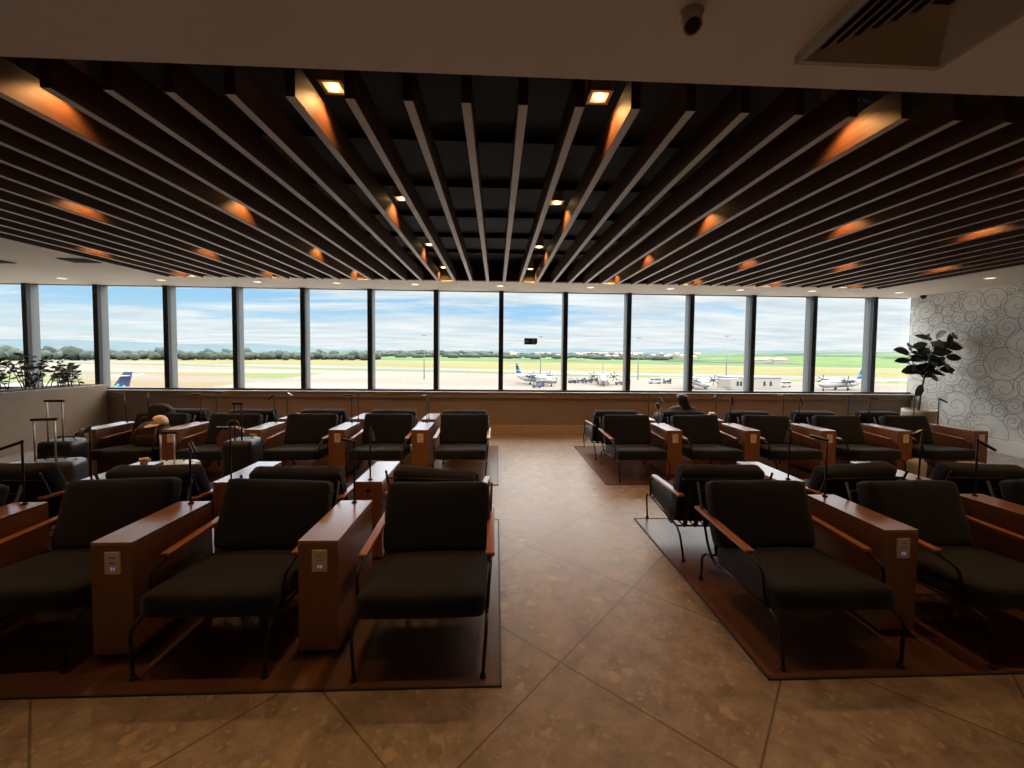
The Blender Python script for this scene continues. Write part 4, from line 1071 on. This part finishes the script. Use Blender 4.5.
def aircraft(label, loc, rz, tail='blue', group='parked propeller aircraft'):
    t_ = thing('aircraft', label, 'aircraft', loc, rz, group)       # nose towards -x, 27 m long
    b = bmesh.new()
    prof = [(0.0, -13.5), (0.5, -13.2), (1.0, -12.2), (1.35, -10.5), (1.4, -8), (1.4, 6), (1.2, 9), (0.75, 12), (0.3, 13.4), (0, 13.6)]
    tmp = bmesh.new(); lathe(tmp, prof, 20, Euler((0, R(90), 0)).to_matrix().to_4x4())
    for v in tmp.verts:
        if v.co.x > 6: v.co.z += (v.co.x - 6) * 0.12
        v.co.z += 2.4
    merge(b, tmp); obj('fuselage', b, M['aircraft'], t_)
    b = bmesh.new(); 
    for k in range(16):
        x = -9.5 + k * 1.05
        for s in (-1, 1): box(b, x, x + .45, s * 1.36 - .04, s * 1.36 + .04, 2.75, 3.2)
    box(b, -12.6, -11.9, -.75, .75, 2.9, 3.35); obj('cabin_windows', b, M['dark_glass'], t_)
    for s in (-1, 1):
        b = bmesh.new(); prism(b, [(-2.0, 0), (1.0, 0), (0.4, s * 13.3), (-1.0, s * 13.3)], 2, 3.75, 4.0); obj('wing', b, M['aircraft'], t_)
        b = bmesh.new(); lathe(b, [(0, -2.2), (.35, -2.0), (.55, -1), (.5, 1.5), (.2, 2.4), (0, 2.5)], 14, Matrix.Translation((-2.3, s * 4.0, 3.45)) @ Euler((0, R(90), 0)).to_matrix().to_4x4()); en = obj('engine', b, M['aircraft_blue'], t_)
        b = bmesh.new()
        for k in range(6):
            tmp = bmesh.new(); box(tmp, -.05, .05, -.12, .12, .2, 1.9); merge(b, tmp, Matrix.Translation((-4.5, s * 4.0, 3.45)) @ Euler((R(60 * k + 10), 0, 0)).to_matrix().to_4x4())
        obj('propeller', b, M['rubber'], en)
        b = bmesh.new(); prism(b, [(11.4, 0), (13.4, 0), (13.4, s * 3.6), (12.4, s * 3.6)], 2, 7.25, 7.4); obj('tailplane', b, M['aircraft'], t_)
        b = bmesh.new(); tube(b, [(0, s * 1.6, 1.6), (0, s * 2.0, .4)], .15, 8); lathe(b, [(0, -.2), (.45, -.2), (.45, .2), (0, .2)], 14, Matrix.Translation((0, s * 2.0, .45)) @ Euler((R(90), 0, 0)).to_matrix().to_4x4()); obj('main_wheel', b, M['rubber'], t_)
    b = bmesh.new(); tube(b, [(-11, 0, 1.6), (-11, 0, .3)], .12, 8); lathe(b, [(0, -.15), (.35, -.15), (.35, .15), (0, .15)], 14, Matrix.Translation((-11, 0, .35)) @ Euler((R(90), 0, 0)).to_matrix().to_4x4()); obj('nose_wheel', b, M['rubber'], t_)
    b = bmesh.new(); prism(b, [(8.4, 3.6), (12.7, 3.9), (13.6, 8.0), (12.3, 8.0), (10.3, 5.1)], 1, -.14, .14); fin = obj('tail_fin', b, M['aircraft_blue'], t_, label='dark blue tail fin')
    b = bmesh.new()
    for x, z, s in ((10.3, 4.8, .5), (10.9, 5.2, .55), (11.6, 5.0, .5), (12.3, 5.3, .5), (11.3, 5.6, .4)): box(b, x - s / 2, x + s / 2, -.17, .17, z - s / 2, z + s / 2, .08)
    obj('cyan_mosaic', b, M['aircraft_cyan'], fin)
    b = bmesh.new(); box(b, 12.6, 13.0, -.17, .17, 7.1, 7.4, .05); obj('white_mark', b, M['aircraft'], fin)
    return t_
a0 = aircraft('parked aircraft with only its blue tail fin showing above sill, far left', (-80.5, 76.0, G), R(4))
dup(a0, (126.0, 141.5, G), R(21), 'white parked aircraft with dark tail, rightmost on the apron')
dup(a0, (15.0, 158.0, G), R(120), 'white parked aircraft seen below the green window sign')
dup(a0, (43.5, 162.0, G), R(76), 'white aircraft parked nose on, between rows of carts')
dup(a0, (73.5, 143.0, G), R(75), 'white parked aircraft left of the white apron building')
# apron building
t_ = thing('apron_building', 'long white single-storey building on the apron', 'building', (95.5, 148.5, G), R(3))
b = bmesh.new(); box(b, -10, 10, -4, 4, 0, 4.1, 0.05); obj('walls', b, M['masonry'], t_)
b = bmesh.new(); box(b, -10.3, 10.3, -4.3, 4.3, 4.1, 4.35); obj('flat_roof', b, M['masonry'], t_)
for x in (-7.5, -6.2, -4.4, -3.1, 3.0, 5.5):
    b = bmesh.new(); box(b, x, x + .9, -4.06, -3.98, 1.0, 2.7); obj('window', b, M['dark_glass'], t_)
# ground vehicles
def tug(label, body_mat):
    t_ = thing('baggage_tug', label, 'vehicle', group='ground vehicles on the apron')
    b = bmesh.new(); box(b, -1.6, 1.6, -.8, .8, .45, 1.1, .08); box(b, .2, 1.5, -.75, .75, 1.1, 1.35, .06); obj('chassis', b, body_mat, t_)
    b = bmesh.new(); box(b, -1.3, .2, -.7, .7, 1.95, 2.05, .03); 
    for x in (-1.2, .1):
        for y in (-.65, .65): tube(b, [(x, y, 1.0), (x, y, 1.97)], .05, 6)
    obj('canopy', b, M['rubber'], t_)
    for x in (-1, 1):
        for y in (-.8, .8):
            b = bmesh.new(); lathe(b, [(0, -.12), (.42, -.12), (.42, .12), (0, .12)], 14, Matrix.Translation((x, y, .42)) @ Euler((R(90), 0, 0)).to_matrix().to_4x4()); obj('wheel', b, M['rubber'], t_)
    return t_
def cart(label):
    t_ = thing('baggage_cart', label, 'vehicle', group='baggage carts on the apron')
    b = bmesh.new(); box(b, -1.5, 1.5, -.8, .8, .5, .62); box(b, -1.5, 1.5, -.8, .8, 2.1, 2.2); box(b, -1.5, -1.42, -.8, .8, .6, 2.1); box(b, 1.42, 1.5, -.8, .8, .6, 2.1); obj('frame', b, M['steel'], t_)
    b = bmesh.new(); box(b, -1.2, .1, -.6, .6, .64, 1.3, .1); box(b, .2, 1.2, -.6, .6, .64, 1.6, .1); obj('baggage', b, M['navy'], t_)
    b = bmesh.new()
    for x in (-1.1, 1.1):
        for y in (-.7, .7): lathe(b, [(0, -.1), (.28, -.1), (.28, .1), (0, .1)], 12, Matrix.Translation((x, y, .28)) @ Euler((R(90), 0, 0)).to_matrix().to_4x4())
    obj('wheels', b, M['rubber'], t_)
    return t_
def van(label):
    t_ = thing('service_van', label, 'vehicle', group='white service vans on the apron')
    b = bmesh.new(); prism(b, [(-2.6, .4), (2.6, .4), (2.6, 2.4), (-1.3, 2.4), (-2.1, 1.5), (-2.6, 1.3)], 1, -.95, .95); bmesh.ops.bevel(b, geom=list(b.edges), offset=.06, segments=1, affect='EDGES'); obj('body', b, M['aircraft'], t_)
    b = bmesh.new(); box(b, -1.9, -1.0, -.99, .99, 1.55, 2.15); box(b, -.6, 2.2, -.99, .99, 1.65, 2.15); obj('windows', b, M['dark_glass'], t_)
    for x in (-1.7, 1.7):
        for y in (-.9, .9):
            b = bmesh.new(); lathe(b, [(0, -.12), (.38, -.12), (.38, .12), (0, .12)], 14, Matrix.Translation((x, y, .38)) @ Euler((R(90), 0, 0)).to_matrix().to_4x4()); obj('wheel', b, M['rubber'], t_)
    return t_
tg = tug('navy baggage tug beside the aircraft parked under the window sign', M['navy']); tg.location = (14.5, 143.0, G)
dup(tg, (32.0, 168.0, G), .2, 'navy baggage tug at the left end of the cart row')
dup(tg, (49.5, 160.0, G), -.3, 'navy baggage tug right of the nose-on aircraft')
dup(tg, (74.0, 125.0, G), .5, 'navy baggage tug in front of aircraft left of white building')
ct = cart('grey baggage cart in the row left of the nose-on aircraft, nearest it'); ct.location = (43.2, 175.5, G)
dup(ct, (39.3, 170.0, G), .1, 'grey baggage cart in the row left of the nose-on aircraft, middle')
dup(ct, (35.7, 169.0, G), 0, 'grey baggage cart in the row left of nose-on aircraft, next to tug')
dup(ct, (16.2, 148.0, G), .3, 'grey baggage cart beside the tug under the window sign')
dup(ct, (53.0, 161.5, G), -.2, 'grey baggage cart right of the nose-on aircraft and its tug')
dup(ct, (72.6, 168.0, G), .1, 'grey baggage cart beside the white van by the thin mast')
vn = van('white service van by the thin mast in the middle of the apron'); vn.location = (67.2, 168.0, G)
dup(vn, (112.5, 152.5, G), .3, 'white service van right of the white apron building')
dup(vn, (22.8, 167.0, G), .1, 'white service van between the two aircraft in the middle')
# flood-light masts
def mast(label, h):
    t_ = thing('light_mast', label, 'light mast', group='thin light masts on the apron')
    b = bmesh.new(); tube(b, [(0, 0, 0), (0, 0, h)], [.22, .10], 8); obj('pole', b, M['steel'], t_)
    b = bmesh.new(); box(b, -1.1, 1.1, -.15, .15, h - .1, h + .25, .04); obj('lamp_head', b, M['steel'], t_)
    return t_
m0 = mast('thin steel light mast left of the aisle, behind grey carts', 20); m0.location = (-33.0, 186.0, G)
dup(m0, (67.8, 190.0, G), 0, 'thin steel light mast above the white van in the middle')
dup(m0, (93.5, 160.0, G), 0, 'thin steel light mast rising behind the white apron building')
dup(m0, (120.0, 151.0, G), 0, 'thin steel light mast beside the rightmost parked aircraft')
dup(m0, (20.5, 186.0, G), 0, 'thin steel light mast right of the green window sign')
print('objects', len(bpy.data.objects))
